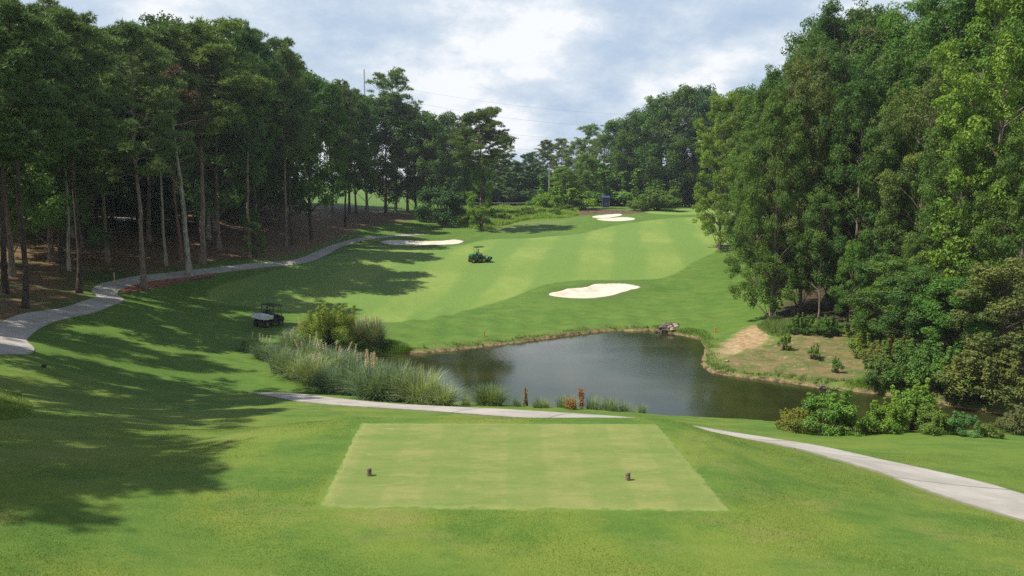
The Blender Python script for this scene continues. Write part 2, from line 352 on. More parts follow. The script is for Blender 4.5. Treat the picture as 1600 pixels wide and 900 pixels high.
def tee_mat():
    b = NB("tee_turf"); g = grass_parts(b)
    sepv = b.n('ShaderNodeSeparateXYZ'); b.put(sepv.inputs[0], b.pos)
    t = b.math('ADD', sepv.outputs[0], b.math('MULTIPLY', b.noise(0.5, 2), 0.25))
    st = b.rng(b.math('SINE', b.math('MULTIPLY', t, 2 * PI / 1.9)), -0.25, 0.25)
    col = b.mix(b.rng(b.noise(0.9, 6, 0.72, stretch=(0.55, 1.6, 1)), 0.3, 0.68), (0.150, 0.205, 0.046), (0.245, 0.250, 0.080))
    col = b.mix(b.math('MULTIPLY', st, 0.36), col, (0.130, 0.200, 0.042))
    col = b.mix(b.math('MULTIPLY', b.rng(b.noise(2.6, 6, 0.75, stretch=(0.5, 1.5, 1)), 0.60, 0.74), 0.55), col, (0.42, 0.38, 0.17))
    edge = b.math('ADD', b.attr('r_edge'), b.math('MULTIPLY', b.math('SUBTRACT', b.noise(2.6, 5, 0.75), 0.5), 0.75))
    col = b.mix(b.rng(edge, -0.30, -0.05, 0, 0.55), col, (0.33, 0.33, 0.12)); col = b.mix(b.rng(edge, -0.22, -0.02, 0, 0.95), col, (0.115, 0.185, 0.030))
    col = b.mix(b.rng(g['small'], 0.25, 0.75, 0.0, 0.25, False), col, b.mix(1.0, col, (0.6, 0.64, 0.55), 'MULTIPLY'))
    col = b.mix(b.rng(g['blade'], 0.3, 0.75, 0.0, 0.40, False), col, b.mix(1.0, col, (0.55, 0.6, 0.5), 'MULTIPLY'))
    b.principled(col, 0.8, b.bump(b.math('ADD', g['blade'], g['small']), 0.35, 0.03), 0.18); return b.m
def concrete_mat():
    b = NB("path_concrete")
    col = b.mix(b.rng(b.noise(0.5, 6, 0.7), 0.3, 0.7), (0.29, 0.262, 0.225), (0.42, 0.385, 0.335))
    col = b.mix(b.math('MULTIPLY', b.rng(b.noise(2.4, 6, 0.75), 0.55, 0.7), 0.45), col, (0.20, 0.175, 0.145))
    col = b.mix(b.rng(b.noise(50, 3, 0.7), 0.35, 0.8, 0, 0.3), col, (0.30, 0.28, 0.25))
    j = b.math('ABSOLUTE', b.math('SUBTRACT', b.math('FRACT', b.math('DIVIDE', b.attr('run'), 4.2)), 0.5))
    col = b.mix(b.rng(j, 0.013, 0.006, 0, 0.85), col, (0.10, 0.09, 0.075))
    ed = b.math('ADD', b.attr('cross'), b.math('MULTIPLY', b.math('SUBTRACT', b.noise(2.5, 4, 0.7), 0.5), 0.45))
    col = b.mix(b.rng(ed, 0.90, 1.02, 0, 0.6), col, (0.17, 0.17, 0.085))
    b.principled(col, 0.85, b.bump(b.noise(60, 3), 0.25, 0.01), 0.2); return b.m
def simple_mat(name, c1, c2=None, scale=6.0, rough=0.6, metal=0.0, spec=0.35, bump=0.0, bscale=30):
    b = NB(name); tc = b.n('ShaderNodeTexCoord').outputs['Object']
    col = c1 if c2 is None else b.mix(b.rng(b.noise(scale, 5, 0.65, vec=tc), 0.3, 0.7), c1, c2)
    b.principled(col, rough, b.bump(b.noise(bscale, 4, vec=tc), bump, 0.02) if bump else None, spec, metal); return b.m
def sand_mat():
    b = NB("bunker_sand")
    col = b.mix(b.rng(b.noise(0.8, 6, 0.65), 0.35, 0.65), (0.50, 0.44, 0.345), (0.62, 0.56, 0.455))
    b.principled(col, 0.9, b.bump(b.noise(5, 5, 0.7), 0.5, 0.06), 0.1); return b.m
def mulch_mat():
    b = NB("pine_straw_mulch")
    col = b.mix(b.rng(b.noise(3, 6, 0.7), 0.3, 0.7), (0.14, 0.055, 0.030), (0.29, 0.125, 0.07))
    col = b.mix(b.rng(b.noise(24, 4, 0.7), 0.45, 0.75), col, (0.42, 0.24, 0.14))
    b.principled(col, 0.9, b.bump(b.noise(25, 4, 0.7), 0.7, 0.05), 0.1); return b.m
def water_mat():
    b = NB("pond_water")
    col = b.mix(b.rng(b.noise(0.15, 3), 0.35, 0.65), (0.018, 0.024, 0.006), (0.032, 0.036, 0.010))
    calm = b.rng(b.noise(0.055, 3, 0.5, stretch=(1, 1.6, 1)), 0.38, 0.60, 0.25, 1.0)
    w1 = b.noise(2.6, 5, 0.62, stretch=(0.8, 1.5, 1, 0.25)); w2 = b.noise(8.0, 4, 0.65, stretch=(0.7, 1.7, 1, -0.2))
    h = b.math('MULTIPLY', b.math('ADD', w1, b.math('MULTIPLY', w2, 0.6)), calm)
    p = b.principled(col, 0.03, b.bump(h, 0.12, 0.05), 0.5); p.inputs['IOR'].default_value = 1.333
    return b.m
def leaf_mat(name, transl=0.35, gloss=0.015):
    b = NB(name); oi = b.n('ShaderNodeObjectInfo'); base = oi.outputs['Color']
    t = b.attr('tint')
    dark = b.mix(1.0, base, (0.62, 0.74, 0.70), 'MULTIPLY'); lite = b.mix(1.0, base, (1.55, 1.32, 1.05), 'MULTIPLY')
    col = b.mix(b.rng(t, 0.0, 1.0, 0, 1, False), dark, lite)
    d = b.n('ShaderNodeBsdfDiffuse'); b.put(d.inputs[0], col)
    tr = b.n('ShaderNodeBsdfTranslucent'); b.put(tr.inputs[0], b.mix(1.0, col, (1.25, 1.2, 0.55), 'MULTIPLY'))
    gl = b.n('ShaderNodeBsdfGlossy'); gl.inputs['Roughness'].default_value = 0.55; gl.inputs['Color'].default_value = (0.85, 0.9, 0.85, 1)
    m1 = b.n('ShaderNodeMixShader'); m1.inputs[0].default_value = transl; b.nt.links.new(d.outputs[0], m1.inputs[1]); b.nt.links.new(tr.outputs[0], m1.inputs[2])
    m2 = b.n('ShaderNodeMixShader'); m2.inputs[0].default_value = gloss; b.nt.links.new(m1.outputs[0], m2.inputs[1]); b.nt.links.new(gl.outputs[0], m2.inputs[2])
    b.nt.links.new(m2.outputs[0], b.out.inputs[0]); return b.m
def bark_mat():
    b = NB("bark"); base = b.n('ShaderNodeObjectInfo').outputs['Color']; tc = b.n('ShaderNodeTexCoord').outputs['Object']
    f = b.noise(5.0, 5, 0.7, vec=tc, stretch=(1, 1, 0.28))
    col = b.mix(b.rng(f, 0.38, 0.62), b.mix(1.0, base, (0.38, 0.34, 0.32), 'MULTIPLY'), base)
    col = b.mix(b.rng(b.noise(0.7, 4, 0.6, vec=tc), 0.4, 0.65, 0, 0.5), col, b.mix(1.0, base, (0.85, 0.72, 0.6), 'MULTIPLY'))
    b.principled(col, 0.9, b.bump(f, 0.9, 0.05), 0.1); return b.m
M_LEAF = leaf_mat("broad_leaf"); M_NEEDLE = leaf_mat("pine_needle", 0.25, 0.03); M_BLADE = leaf_mat("grass_blade", 0.35, 0.03); M_BARK = bark_mat()

# ------------------------------------------------------------------ mesh helpers
def mesh_np(name, V, F, mat=None, smooth=False, attrs=None):
    V = np.asarray(V, np.float32); F = np.asarray(F, np.int32); k = F.shape[1]
    me = bpy.data.meshes.new(name); me.vertices.add(len(V)); me.vertices.foreach_set('co', V.ravel())
    me.loops.add(F.size); me.loops.foreach_set('vertex_index', F.ravel())
    me.polygons.add(len(F)); me.polygons.foreach_set('loop_start', np.arange(len(F), dtype=np.int32) * k)
    me.polygons.foreach_set('loop_total', np.full(len(F), k, np.int32))
    me.polygons.foreach_set('use_smooth', np.full(len(F), smooth, bool))
    for a, v in (attrs or {}).items():
        at_ = me.attributes.new(a, 'FLOAT', 'POINT'); at_.data.foreach_set('value', np.asarray(v, np.float32).ravel())
    if mat: me.materials.append(mat)
    me.update(calc_edges=True); return me
def link(name, me, parent=None, loc=None, kind=None, color=None):
    o = bpy.data.objects.new(name, me); COL.objects.link(o)
    if parent: o.parent = parent
    if loc is not None: o.location = tuple(float(v) for v in loc)
    if kind: o['kind'] = kind
    if color is not None: o.color = (*color, 1)
    return o
def tag(o, label, cat, group=None):
    o['label'] = label; o['category'] = cat
    if group: o['group'] = group
    return o
def empty(name, loc, label=None, cat=None, group=None, rz=0.0):
    o = bpy.data.objects.new(name, None); COL.objects.link(o); o.location = tuple(float(v) for v in loc); o.rotation_euler = (0, 0, rz)
    o.empty_display_size = 0.3
    if label: tag(o, label, cat, group)
    return o
def tubes(paths, nseg=7):
    """paths: list of (points Nx3, radii N) -> quads"""
    V, F, off = [], [], 0
    for P, R in paths:
        P = np.asarray(P, float); R = np.asarray(R, float); n = len(P)
        T = np.gradient(P, axis=0); T /= np.linalg.norm(T, axis=1)[:, None] + 1e-9
        ref = np.array([0, 0, 1.0]) if abs(T[:, 2]).mean() < 0.8 else np.array([1.0, 0, 0])
        U = np.cross(T, ref); U /= np.linalg.norm(U, axis=1)[:, None] + 1e-9; W = np.cross(T, U)
        a = np.arange(nseg) * 2 * PI / nseg
        ring = P[:, None] + R[:, None, None] * (np.cos(a)[None, :, None] * U[:, None] + np.sin(a)[None, :, None] * W[:, None])
        V.append(ring.reshape(-1, 3))
        i = np.arange(n - 1)[:, None]; j = np.arange(nseg)[None]; j2 = (j + 1) % nseg
        F.append(np.stack([i * nseg + j, i * nseg + j2, (i + 1) * nseg + j2, (i + 1) * nseg + j], -1).reshape(-1, 4) + off); off += n * nseg
    return np.vstack(V), np.vstack(F)

# ------------------------------------------------------------------ the ground and what lies flush with it
def build_ground():
    ny, nx = XX.shape
    V = np.stack([XX, YY, ZZ], -1).reshape(-1, 3)
    i = np.arange(ny - 1)[:, None] * nx + np.arange(nx - 1)[None]
    F = np.stack([i, i + 1, i + nx + 1, i + nx], -1).reshape(-1, 4)
    at_ = {'r_' + k: sdf(p, XX, YY, r) for k, (p, r) in REG.items()}
    at_['near'] = (1 - sstep(36, 50, YY)) * (1 - 0.6 * sstep(10, 16, XX))
    at_['nearwood'] = 1 - sstep(82, 100, YY)
    o = link('ground', mesh_np('ground', V, F, ground_mat(), True, at_), kind='structure')
    return o
build_ground()
def ring_sheet(name, poly, mat, lift, rings=10, jit=0.0, seed=1, sag=0.0, kind='structure'):
    r = np.random.default_rng(seed); poly = poly + r.normal(0, jit, poly.shape); n = len(poly); c = poly.mean(0)
    V = []
    for k in range(rings + 1):
        s = 1 - k / (rings + 0.0001); P = c + (poly - c) * max(s, 0.001); z = H(P[:, 0], P[:, 1]) + lift - (0.10 if k == 0 else 0) * (lift > 0)
        if k == 0: P = poly.copy()
        V.append(np.c_[P, z])
        if k == 0: V.append(np.c_[c + (poly - c) * 0.999, H(P[:, 0], P[:, 1]) + lift])
    V = np.vstack(V); m = rings + 2
    i = np.arange(m - 1)[:, None] * n; j = np.arange(n)[None]; j2 = (j + 1) % n
    F = np.stack([i + j, i + j2, i + n + j2, i + n + j], -1).reshape(-1, 4)
    return link(name, mesh_np(name, V, F, mat, True), kind=kind)
M_SAND = sand_mat()
for k in ('front', 'left', 'upper', 'lower'):
    ring_sheet('bunker_sand', bunk[k], M_SAND, 0.05, 12, 0.03, 3)
ring_sheet('mulch_bed', mulch, mulch_mat(), 0.03, 8, 0.16, 4)
# tee box
def build_tee():
    n = 60; u = np.linspace(0, 1, n)
    U, W = np.meshgrid(u, u)
    A, B, C, D = tee                                     # far left, far right, near right, near left
    P = (A * (1 - U[..., None]) + B * U[..., None]) * (1 - W[..., None]) + (D * (1 - U[..., None]) + C * U[..., None]) * W[..., None]
    e = np.minimum(np.minimum(U, 1 - U), np.minimum(W, 1 - W))
    r = np.random.default_rng(2)
    P += r.normal(0, 0.045, P.shape) * (e < 0.001)[..., None]
    z = np.full(U.shape, TZ + 0.014); z[e < 0.001] = TZ - 0.02
    ed = sdf(tee, P[..., 0], P[..., 1], 10)
    V = np.concatenate([P, z[..., None]], -1).reshape(-1, 3)
    i = np.arange(n - 1)[:, None] * n + np.arange(n - 1)[None]
    F = np.stack([i, i + n, i + n + 1, i + 1], -1).reshape(-1, 4)
    link('tee_box', mesh_np('tee_box', V, F, tee_mat(), True, {'r_edge': ed.ravel()}), kind='structure')
build_tee()
# pond
_pc = pond.mean(0)
def build_water():
    s = np.vstack([pond + (pond - np.roll(pond, 1, 0))[:, ::-1] * 0])
    nrm = np.roll(pond, -1, 0) - np.roll(pond, 1, 0); nrm = np.c_[nrm[:, 1], -nrm[:, 0]]; nrm /= np.linalg.norm(nrm, axis=1)[:, None]
    if (sdf(pond, (pond + nrm * 0.3)[:, 0], (pond + nrm * 0.3)[:, 1]).mean()) < 0: nrm = -nrm
    P = pond + nrm * 0.5
    bm = bmesh.new(); vs = [bm.verts.new((float(p[0]), float(p[1]), 0.0)) for p in P]
    bm.faces.new(vs); bmesh.ops.triangulate(bm, faces=bm.faces[:]); bmesh.ops.recalc_face_normals(bm, faces=bm.faces[:])
    for f in bm.faces:
        if f.normal.z < 0: f.normal_flip()
    me = bpy.data.meshes.new('pond_water'); bm.to_mesh(me); bm.free(); me.materials.append(water_mat())
    link('pond_water', me, kind='structure')
build_water()
# paths: concrete slabs a few centimetres proud of the turf
M_CONC = concrete_mat()
def build_path(name, C, width, mat=None, lift=0.05, n=10):
    C = spline(np.asarray(C, float)[:, :2], n)
    seg = np.r_[0, np.cumsum(np.linalg.norm(np.diff(C, axis=0), axis=1))]
    t = np.arange(0, seg[-1], 0.5); C = np.c_[np.interp(t, seg, C[:, 0]), np.interp(t, seg, C[:, 1])]
    T = np.gradient(C, axis=0); T /= np.linalg.norm(T, axis=1)[:, None]; Nn = np.c_[-T[:, 1], T[:, 0]]
    w = np.interp(t / t[-1], np.linspace(0, 1, len(width)), width) / 2 if hasattr(width, '__len__') else np.full(len(C), width / 2)
    offs = [-1.0, -1.0, -0.95, -0.5, 0, 0.5, 0.95, 1.0, 1.0]; V = []; run = []; cr = []
    for k, o in enumerate(offs):
        P = C + Nn * (w * o)[:, None]; z = H(P[:, 0], P[:, 1]) + (lift if 0 < k < len(offs) - 1 else -0.25)
        V.append(np.c_[P, z]); run.append(t); cr.append(np.full(len(t), abs(o)))
    V = np.stack(V, 1); m = len(offs); L = len(C)
    i = np.arange(L - 1)[:, None] * m + np.arange(m - 1)[None]
    F = np.stack([i, i + m, i + m + 1, i + 1], -1).reshape(-1, 4)
    me = mesh_np(name, V.reshape(-1, 3), F[:, ::-1], mat or M_CONC, False, {'run': np.stack(run, 1).ravel(), 'cross': np.stack(cr, 1).ravel()})
    return link(name, me, kind='structure')
near_path = [(24, 3), (19, 12)] + [tuple(hit(*q)[:2]) for q in [(1605,794),(1450,748),(1300,711)]] + [tuple(at(*q)[:2]) for q in [(1200,691,30.2),(1090,675,32.0),(1000,660,33.4),(900,654,34.3),(800,649,35.4),(700,643,36.6),(600,635,38.2),(500,626,40.5),(425,618,43.2)]] + [(-14.0, 45.5)]
build_path('cart_path', near_path, [3.5] * 10 + [3.2, 3.0, 2.6, 1.8, 1.2])
left_path = [(-33, 30), (-28, 38)] + [tuple(hit(*q)[:2]) for q in [(10,545),(8,526),(38,506),(90,491),(140,479),(172,467),(163,456),(180,446),(225,436),(300,427),(400,415),(470,408),(502,396),(528,384),(560,375),(610,369),(660,366)]]
build_path('cart_path', left_path, [2.3, 2.3, 2.2, 2.0, 1.8, 1.7, 1.6])
# the road seen through the left-hand wood and the one beyond the meadow
road_pts = [(-130, 118), (-95, 120), (-80, 121)] + [tuple(hit(*q)[:2]) for q in [(20, 340), (60, 338), (120, 336), (170, 332)]]
M_ROAD = simple_mat("road_asphalt", (0.20, 0.20, 0.20), (0.27, 0.27, 0.265), 0.5, 0.85)

# ------------------------------------------------------------------ foliage
def unit(r, n):
    u = r.normal(size=(n, 3)); return u / (np.linalg.norm(u, axis=1)[:, None] + 1e-9)
def leaves(r, C, R, per, size, flat=0.75, up=0.35, tint=None, shell=0.5, slim=0.5):
    """leaf-sized rhombi spread through clumps of centre C and radius R"""
    n = len(C); idx = np.repeat(np.arange(n), per); m = len(idx)
    u = unit(r, m); rad = R[idx] * (shell + (1 - shell) * r.random(m) ** 0.6) * r.choice([1, 1, 1, 1.18], m)
    P = C[idx] + u * rad[:, None] * np.array([1, 1, flat])
    nrm = u * 0.85 + unit(r, m) * 0.62 + np.array([0, 0, up]); nrm /= np.linalg.norm(nrm, axis=1)[:, None]
    t = np.cross(nrm, unit(r, m)); t /= np.linalg.norm(t, axis=1)[:, None] + 1e-9; b = np.cross(nrm, t)
    s = size * r.uniform(0.65, 1.3, m)[:, None]
    V = np.stack([P - t * s * 0.5, P + b * s * slim * 0.5 + nrm * s * 0.08, P + t * s * 0.5, P - b * s * slim * 0.5 + nrm * s * 0.08], 1).reshape(-1, 3)
    F = np.arange(m * 4).reshape(-1, 4)
    tv = (np.full(n, 0.4) if tint is None else tint)[idx] + r.normal(0, 0.13, m)
    return V, F, np.repeat(np.clip(tv, 0, 1), 4)
def needles(r, C, R, tufts, per, ln, wd, tint=None, flat=0.6):
    n = len(C); idx = np.repeat(np.arange(n), tufts); m = len(idx)
    u = unit(r, m); u[:, 2] = np.abs(u[:, 2]) * 0.9 - 0.15
    B = C[idx] + u * (R[idx] * r.uniform(0.25, 1.0, m))[:, None] * np.array([1, 1, flat])
    j = np.repeat(np.arange(m), per); k = len(j)
    d = u[j] * 0.6 + unit(r, k) * 0.9 + np.array([0, 0, 0.25]); d /= np.linalg.norm(d, axis=1)[:, None]
    s = np.cross(d, unit(r, k)); s /= np.linalg.norm(s, axis=1)[:, None] + 1e-9
    L = ln * r.uniform(0.6, 1.15, k)[:, None]; w = wd
    V = np.stack([B[j] - s * w * 0.5, B[j] + s * w * 0.5, B[j] + d * L], 1).reshape(-1, 3)
    F = np.arange(k * 3).reshape(-1, 3)
    tv = (np.full(n, 0.4) if tint is None else tint)[idx][j] + r.normal(0, 0.12, k)
    return V, F, np.repeat(np.clip(tv, 0, 1), 3)
def branch(a, b, r0, r1, r, sag=0.1, n=5):
    t = np.linspace(0, 1, n)[:, None]; a = np.asarray(a); b = np.asarray(b)
    P = a + (b - a) * t; L = np.linalg.norm(b - a)
    P[:, 2] += (np.sin(t[:, 0] * PI) * sag * L); P[1:-1] += r.normal(0, 0.03 * L, (n - 2, 3))
    return P, np.linspace(r0, r1, n)
def trunk_path(r, h, r0, r1, wob=0.25, lean=(0, 0), n=12, flare=1.35):
    z = np.linspace(0, h, n); x = np.cumsum(r.normal(0, wob / n ** 0.5 * 0.5, n)); y = np.cumsum(r.normal(0, wob / n ** 0.5 * 0.5, n)); x[0] = y[0] = 0
    P = np.c_[x + lean[0] * z, y + lean[1] * z, z - 0.0]; R = r0 + (r1 - r0) * (z / h) ** 0.9; R[0] *= flare
    P = np.vstack([P[0] - np.array([0, 0, 0.8]), P]); R = np.r_[R[0] * 1.08, R]
    return P, R
def broad_proto(name, seed, Ht=25, cb=4.0, Rm=5.5, lobes=60, nc=7, per=130, leaf=0.26, r0=0.32, top=1.0, gap=0.0, shape=0.9, low=0.55, cr=(0.55, 1.0)):
    r = np.random.default_rng(seed); tp, tr = trunk_path(r, Ht * 0.86, r0, 0.05, 0.5)
    paths = [(tp, tr)]; C, R, T = [], [], []
    for i in range(lobes):
        t = (i + r.random()) / lobes; z = cb + (Ht - cb) * (t ** shape)
        tt = (z - cb) / (Ht - cb); env = np.sqrt(max(0.02, 1 - abs((tt - 0.42) / (0.60 if tt > 0.42 else 0.42 / (1 - low) if low < 1 else 1e9)) ** 2.2))
        a = i * 2.39996 + r.normal(0, 0.5); rr = Rm * env * (0.30 + 0.70 * r.random() ** 0.45) * r.uniform(0.8, 1.15)
        ctr = np.array([math.cos(a) * rr, math.sin(a) * rr, z + r.normal(0, 0.3)]); lr = Rm * 0.26 * r.uniform(0.7, 1.3)
        tz = max(0.2, (z - rr * 0.55)) / (Ht * 0.86); tz = min(tz, 0.98); k = int(np.clip(tz * 11, 0, 11)) + 1
        br = branch(tp[k], ctr, 0.08 * (1 - tt * 0.6), 0.02, r, 0.05, 5); paths.append(br)
        ti = np.clip(r.normal(0.42, 0.17), 0, 1)
        for j in range(nc):
            if r.random() < gap: continue
            u = unit(r, 1)[0]; c = ctr + u * lr * r.uniform(0.35, 1.0) * np.array([1, 1, 0.75]); C.append(c); R.append(r.uniform(*cr)); T.append(ti + r.normal(0, 0.08))
            if j % 3 == 0: paths.append(branch(ctr, c, 0.025, 0.01, r, 0, 3))
    C = np.array(C); R = np.array(R); V, F, tv = leaves(r, C, R, per, leaf, tint=np.array(T))
    TV, TF = tubes(paths[:1] , 10); BV, BF = tubes(paths[1:], 5)
    tm = mesh_np(name + '_trunk', np.vstack([TV, BV]), np.vstack([TF, BF + len(TV)]), M_BARK, True)
    cm = mesh_np(name + '_crown', V, F, M_LEAF, False, {'tint': tv})
    return dict(t=tm, c=cm, H=Ht, R=Rm)
def pine_proto(name, seed, Ht=26, cb=13, Rm=3.8, limbs=34, per=9, tufts=22, nn=11, ln=0.44, wd=0.085, r0=0.27, rnd=1.0, dead=5, flat=0.6, vine=0):
    r = np.random.default_rng(seed); tp, tr = trunk_path(r, Ht * 0.985, r0, 0.04, 0.7, n=14)
    paths = [(tp, tr)]; C, R, T = [], [], []
    def on(z):
        q = np.interp(z, tp[:, 2], tp[:, 0]), np.interp(z, tp[:, 2], tp[:, 1]); return np.array([q[0], q[1], z])
    for i in range(limbs):
        t = (i + r.random()) / limbs; z = cb + (Ht - 0.6 - cb) * t
        L = Rm * (1 - 0.58 * t ** 2.6 * rnd) * (0.60 + 0.40 * min(1, t * 3 + 0.2)) * r.uniform(0.65, 1.15)
        a = i * 2.39996 + r.normal(0, 0.4); e = on(z) + np.array([math.cos(a) * L, math.sin(a) * L, L * r.uniform(0.02, 0.38) + 0.2])
        bp = branch(on(z), e, 0.075 * (1 - t * 0.5), 0.02, r, -0.05, 6); paths.append(bp); ti = np.clip(r.normal(0.42, 0.15), 0, 1)
        for j in range(per):
            s = r.uniform(0.42, 1.05); p = bp[0][0] * (1 - s) + bp[0][-1] * s + r.normal(0, 1, 3) * np.array([0.60, 0.60, 0.42]) * (0.55 + 0.35 * L / Rm)
            C.append(p); R.append(r.uniform(0.55, 1.0)); T.append(ti + r.normal(0, 0.08))
            if j % 2 == 0: paths.append(branch(bp[0][3], p, 0.02, 0.008, r, 0, 3))
    for j in range(int(per * 1.5)): C.append(on(Ht - r.uniform(0, 1.2)) + r.normal(0, 0.35, 3)); R.append(0.5); T.append(0.5)
    for i in range(dead):                                   # bare snags below the crown
        z = cb * r.uniform(0.5, 1.0); a = r.uniform(0, 6.28); L = r.uniform(0.5, 1.8)
        paths.append(branch(on(z), on(z) + np.array([math.cos(a) * L, math.sin(a) * L, r.uniform(-0.2, 0.5)]), 0.03, 0.008, r, 0, 4))
    C = np.array(C); V, F, tv = needles(r, C, np.array(R), tufts, nn, ln, wd, np.array(T), flat)
    TV, TF = tubes(paths[:1], 10); BV, BF = tubes(paths[1:], 5)
    tm = mesh_np(name + '_trunk', np.vstack([TV, BV]), np.vstack([TF, BF + len(TV)]), M_BARK, True)
    return dict(t=tm, c=mesh_np(name + '_crown', V, F, M_NEEDLE, False, {'tint': tv}), H=Ht, R=Rm)
def shrub_proto(name, seed, Ht=2.4, Rm=1.5, lobes=16, nc=6, per=90, leaf=0.13, cr=(0.22, 0.42), shoots=10, slim=0.5):
    r = np.random.default_rng(seed); C, R, T, paths = [], [], [], []
    for i in range(lobes):
        t = r.random() ** 0.8; a = i * 2.4 + r.normal(0, 0.4); z = Ht * (0.10 + 0.72 * t); rr = Rm * math.sqrt(max(0.03, 1 - ((t - 0.25) / 0.85) ** 2)) * r.uniform(0.3, 0.95)
        ctr = np.array([math.cos(a) * rr, math.sin(a) * rr, z]); paths.append(branch((r.normal(0, .1), r.normal(0, .1), -0.15), ctr, 0.03, 0.01, r, 0.05, 5)); ti = np.clip(r.normal(0.45, 0.2), 0, 1)
        for j in range(nc): C.append(ctr + unit(r, 1)[0] * Rm * 0.25 * r.random()); R.append(r.uniform(*cr)); T.append(ti)
    for i in range(shoots):                                 # leafy leaders that break the outline
        a = r.uniform(0, 6.28); rr = Rm * r.uniform(0.1, 0.75); b = np.array([math.cos(a) * rr, math.sin(a) * rr, Ht * 0.5]); e = b * np.array([1.25, 1.25, 1]) + np.array([0, 0, Ht * r.uniform(0.32, 0.62)])
        paths.append(branch((0, 0, 0), e, 0.02, 0.006, r, 0.0, 5))
        for s in np.linspace(0.15, 1, 5): C.append(b * (1 - s) + e * s); R.append(0.20 * (1.15 - 0.6 * s) * Ht / 2.4); T.append(0.65)
    V, F, tv = leaves(r, np.array(C), np.array(R), per, leaf, 0.9, 0.5, np.array(T), 0.25, slim)
    SV, SF = tubes(paths, 5)
    return dict(t=mesh_np(name + '_stems', SV, SF, M_BARK, True), c=mesh_np(name + '_leaves', V, F, M_LEAF, False, {'tint': tv}), H=Ht, R=Rm)

PROTO = {}
for i in range(4): PROTO['pine%d' % i] = pine_proto('pine', 11 + i, 26, [12.5, 11, 14, 10][i], [4.8, 5.2, 4.4, 5.0][i], 42, 10, 19, 8, flat=0.7)
PROTO['pine_round'] = pine_proto('pine', 31, 24, 12.5, 5.4, 42, 11, 20, 8, rnd=0.75, flat=0.75)
PROTO['pine_thin'] = pine_proto('pine', 32, 24, 15.5, 4.6, 22, 7, 16, 9, rnd=0.75, flat=0.5)
PROTO['snag'] = pine_proto('pine', 33, 19, 11, 2.4, 14, 3, 12, 7, dead=14)
PROTO['full0'] = broad_proto('broadleaf', 41, 25, 2.2, 6.0, 84, 8, 105, 0.25, cr=(0.5, 0.95), low=0.62)
PROTO['full1'] = broad_proto('broadleaf', 42, 26, 2.6, 6.4, 88, 8, 105, 0.25, cr=(0.5, 0.95), low=0.58, shape=0.95)
PROTO['full2'] = broad_proto('broadleaf', 43, 24, 1.8, 5.6, 80, 8, 105, 0.25, cr=(0.5, 0.9), low=0.66)
PROTO['sweet'] = broad_proto('broadleaf', 44, 25, 3.0, 5.4, 84, 8, 85, 0.27, cr=(0.42, 0.75), low=0.55, gap=0.12)
PROTO['mid0'] = broad_proto('broadleaf', 45, 18, 4.5, 4.6, 46, 7, 90, 0.30, cr=(0.55, 0.95), r0=0.2)
PROTO['mid1'] = broad_proto('broadleaf', 46, 18, 5.5, 4.2, 42, 7, 90, 0.30, cr=(0.55, 0.95), r0=0.2, gap=0.15)
PROTO['far0'] = broad_proto('broadleaf', 47, 24, 3.0, 6.2, 60, 7, 60, 0.42, cr=(0.7, 1.2))
PROTO['far1'] = broad_proto('broadleaf', 48, 24, 5.0, 5.6, 56, 7, 60, 0.42, cr=(0.7, 1.15), gap=0.12)
PROTO['sap'] = broad_proto('broadleaf', 49, 7, 0.8, 1.9, 26, 5, 90, 0.17, cr=(0.28, 0.5), r0=0.06)
PROTO['shrub0'] = shrub_proto('shrub', 51); PROTO['shrub1'] = shrub_proto('shrub', 52, 2.2, 1.7, 18, shoots=16); PROTO['shrub2'] = shrub_proto('shrub', 53, 1.8, 1.5, 14, shoots=7)
PROTO['willow'] = shrub_proto('shrub', 54, 3.4, 2.5, 44, 7, 120, 0.13, (0.30, 0.55), 26, 0.25)
PROTO['young'] = shrub_proto('shrub', 55, 1.2, 0.55, 7, 4, 40, 0.10, (0.12, 0.22), 5)

G_PINE = (0.112, 0.195, 0.063); G_PINE2 = (0.156, 0.244, 0.071); G_OAK = (0.078, 0.165, 0.032); G_OAK2 = (0.100, 0.190, 0.034)
G_LIGHT = (0.130, 0.245, 0.036); G_MAPLE = (0.165, 0.285, 0.036); G_DARK = (0.056, 0.120, 0.036); G_OLIVE = (0.125, 0.180, 0.046); G_GREY = (0.130, 0.185, 0.070)
G_FAR = (0.074, 0.150, 0.060)
B_PINE = (0.270, 0.215, 0.175); B_PALE = (0.42, 0.39, 0.33); B_RED = (0.25, 0.150, 0.110); B_DARK = (0.100, 0.080, 0.065)
_rt = random.Random(77)
def tree(kind, loc, ht, label, cat='tree', group=None, leaf=G_OAK, bark=B_PINE, name=None, lean=(0, 0), wide=1.0, rz=None):
    p = PROTO[kind]; s = ht / p['H']
    nm = name or ('pine_tree' if kind.startswith('pine') or kind == 'snag' else 'shrub' if kind[:5] in ('shrub', 'willo', 'young') else 'broadleaf_tree')
    o = empty(nm, loc, label, cat, group, _rt.uniform(0, 6.28) if rz is None else rz)
    if lean != (0, 0):
        o.rotation_mode = 'QUATERNION'
        o.rotation_quaternion = (Euler((math.radians(-lean[1]), math.radians(lean[0]), 0)).to_matrix() @ Matrix.Rotation(_rt.uniform(0, 6.28), 3, 'Z')).to_quaternion()
    o.scale = (s * wide, s * wide, s)
    j = lambda c: tuple(max(0.004, v * _rt.uniform(0.90, 1.12)) for v in c)
    link('stems' if nm == 'shrub' else 'trunk', p['t'], o, color=bark); c = link('leaves' if nm == 'shrub' else 'crown', p['c'], o, color=j(leaf))
    return o
def top_height(px, topy, d, ground):
    return float(at(px, topy, d)[2] - ground)
def front(kind, px, by, ty, label, **kw):
    """a tree whose foot shows in the photograph"""
    p = hit(px, by); return tree(kind, p - np.array([0, 0, 0.05]), top_height(px, ty, p[1], p[2]), label, **kw)
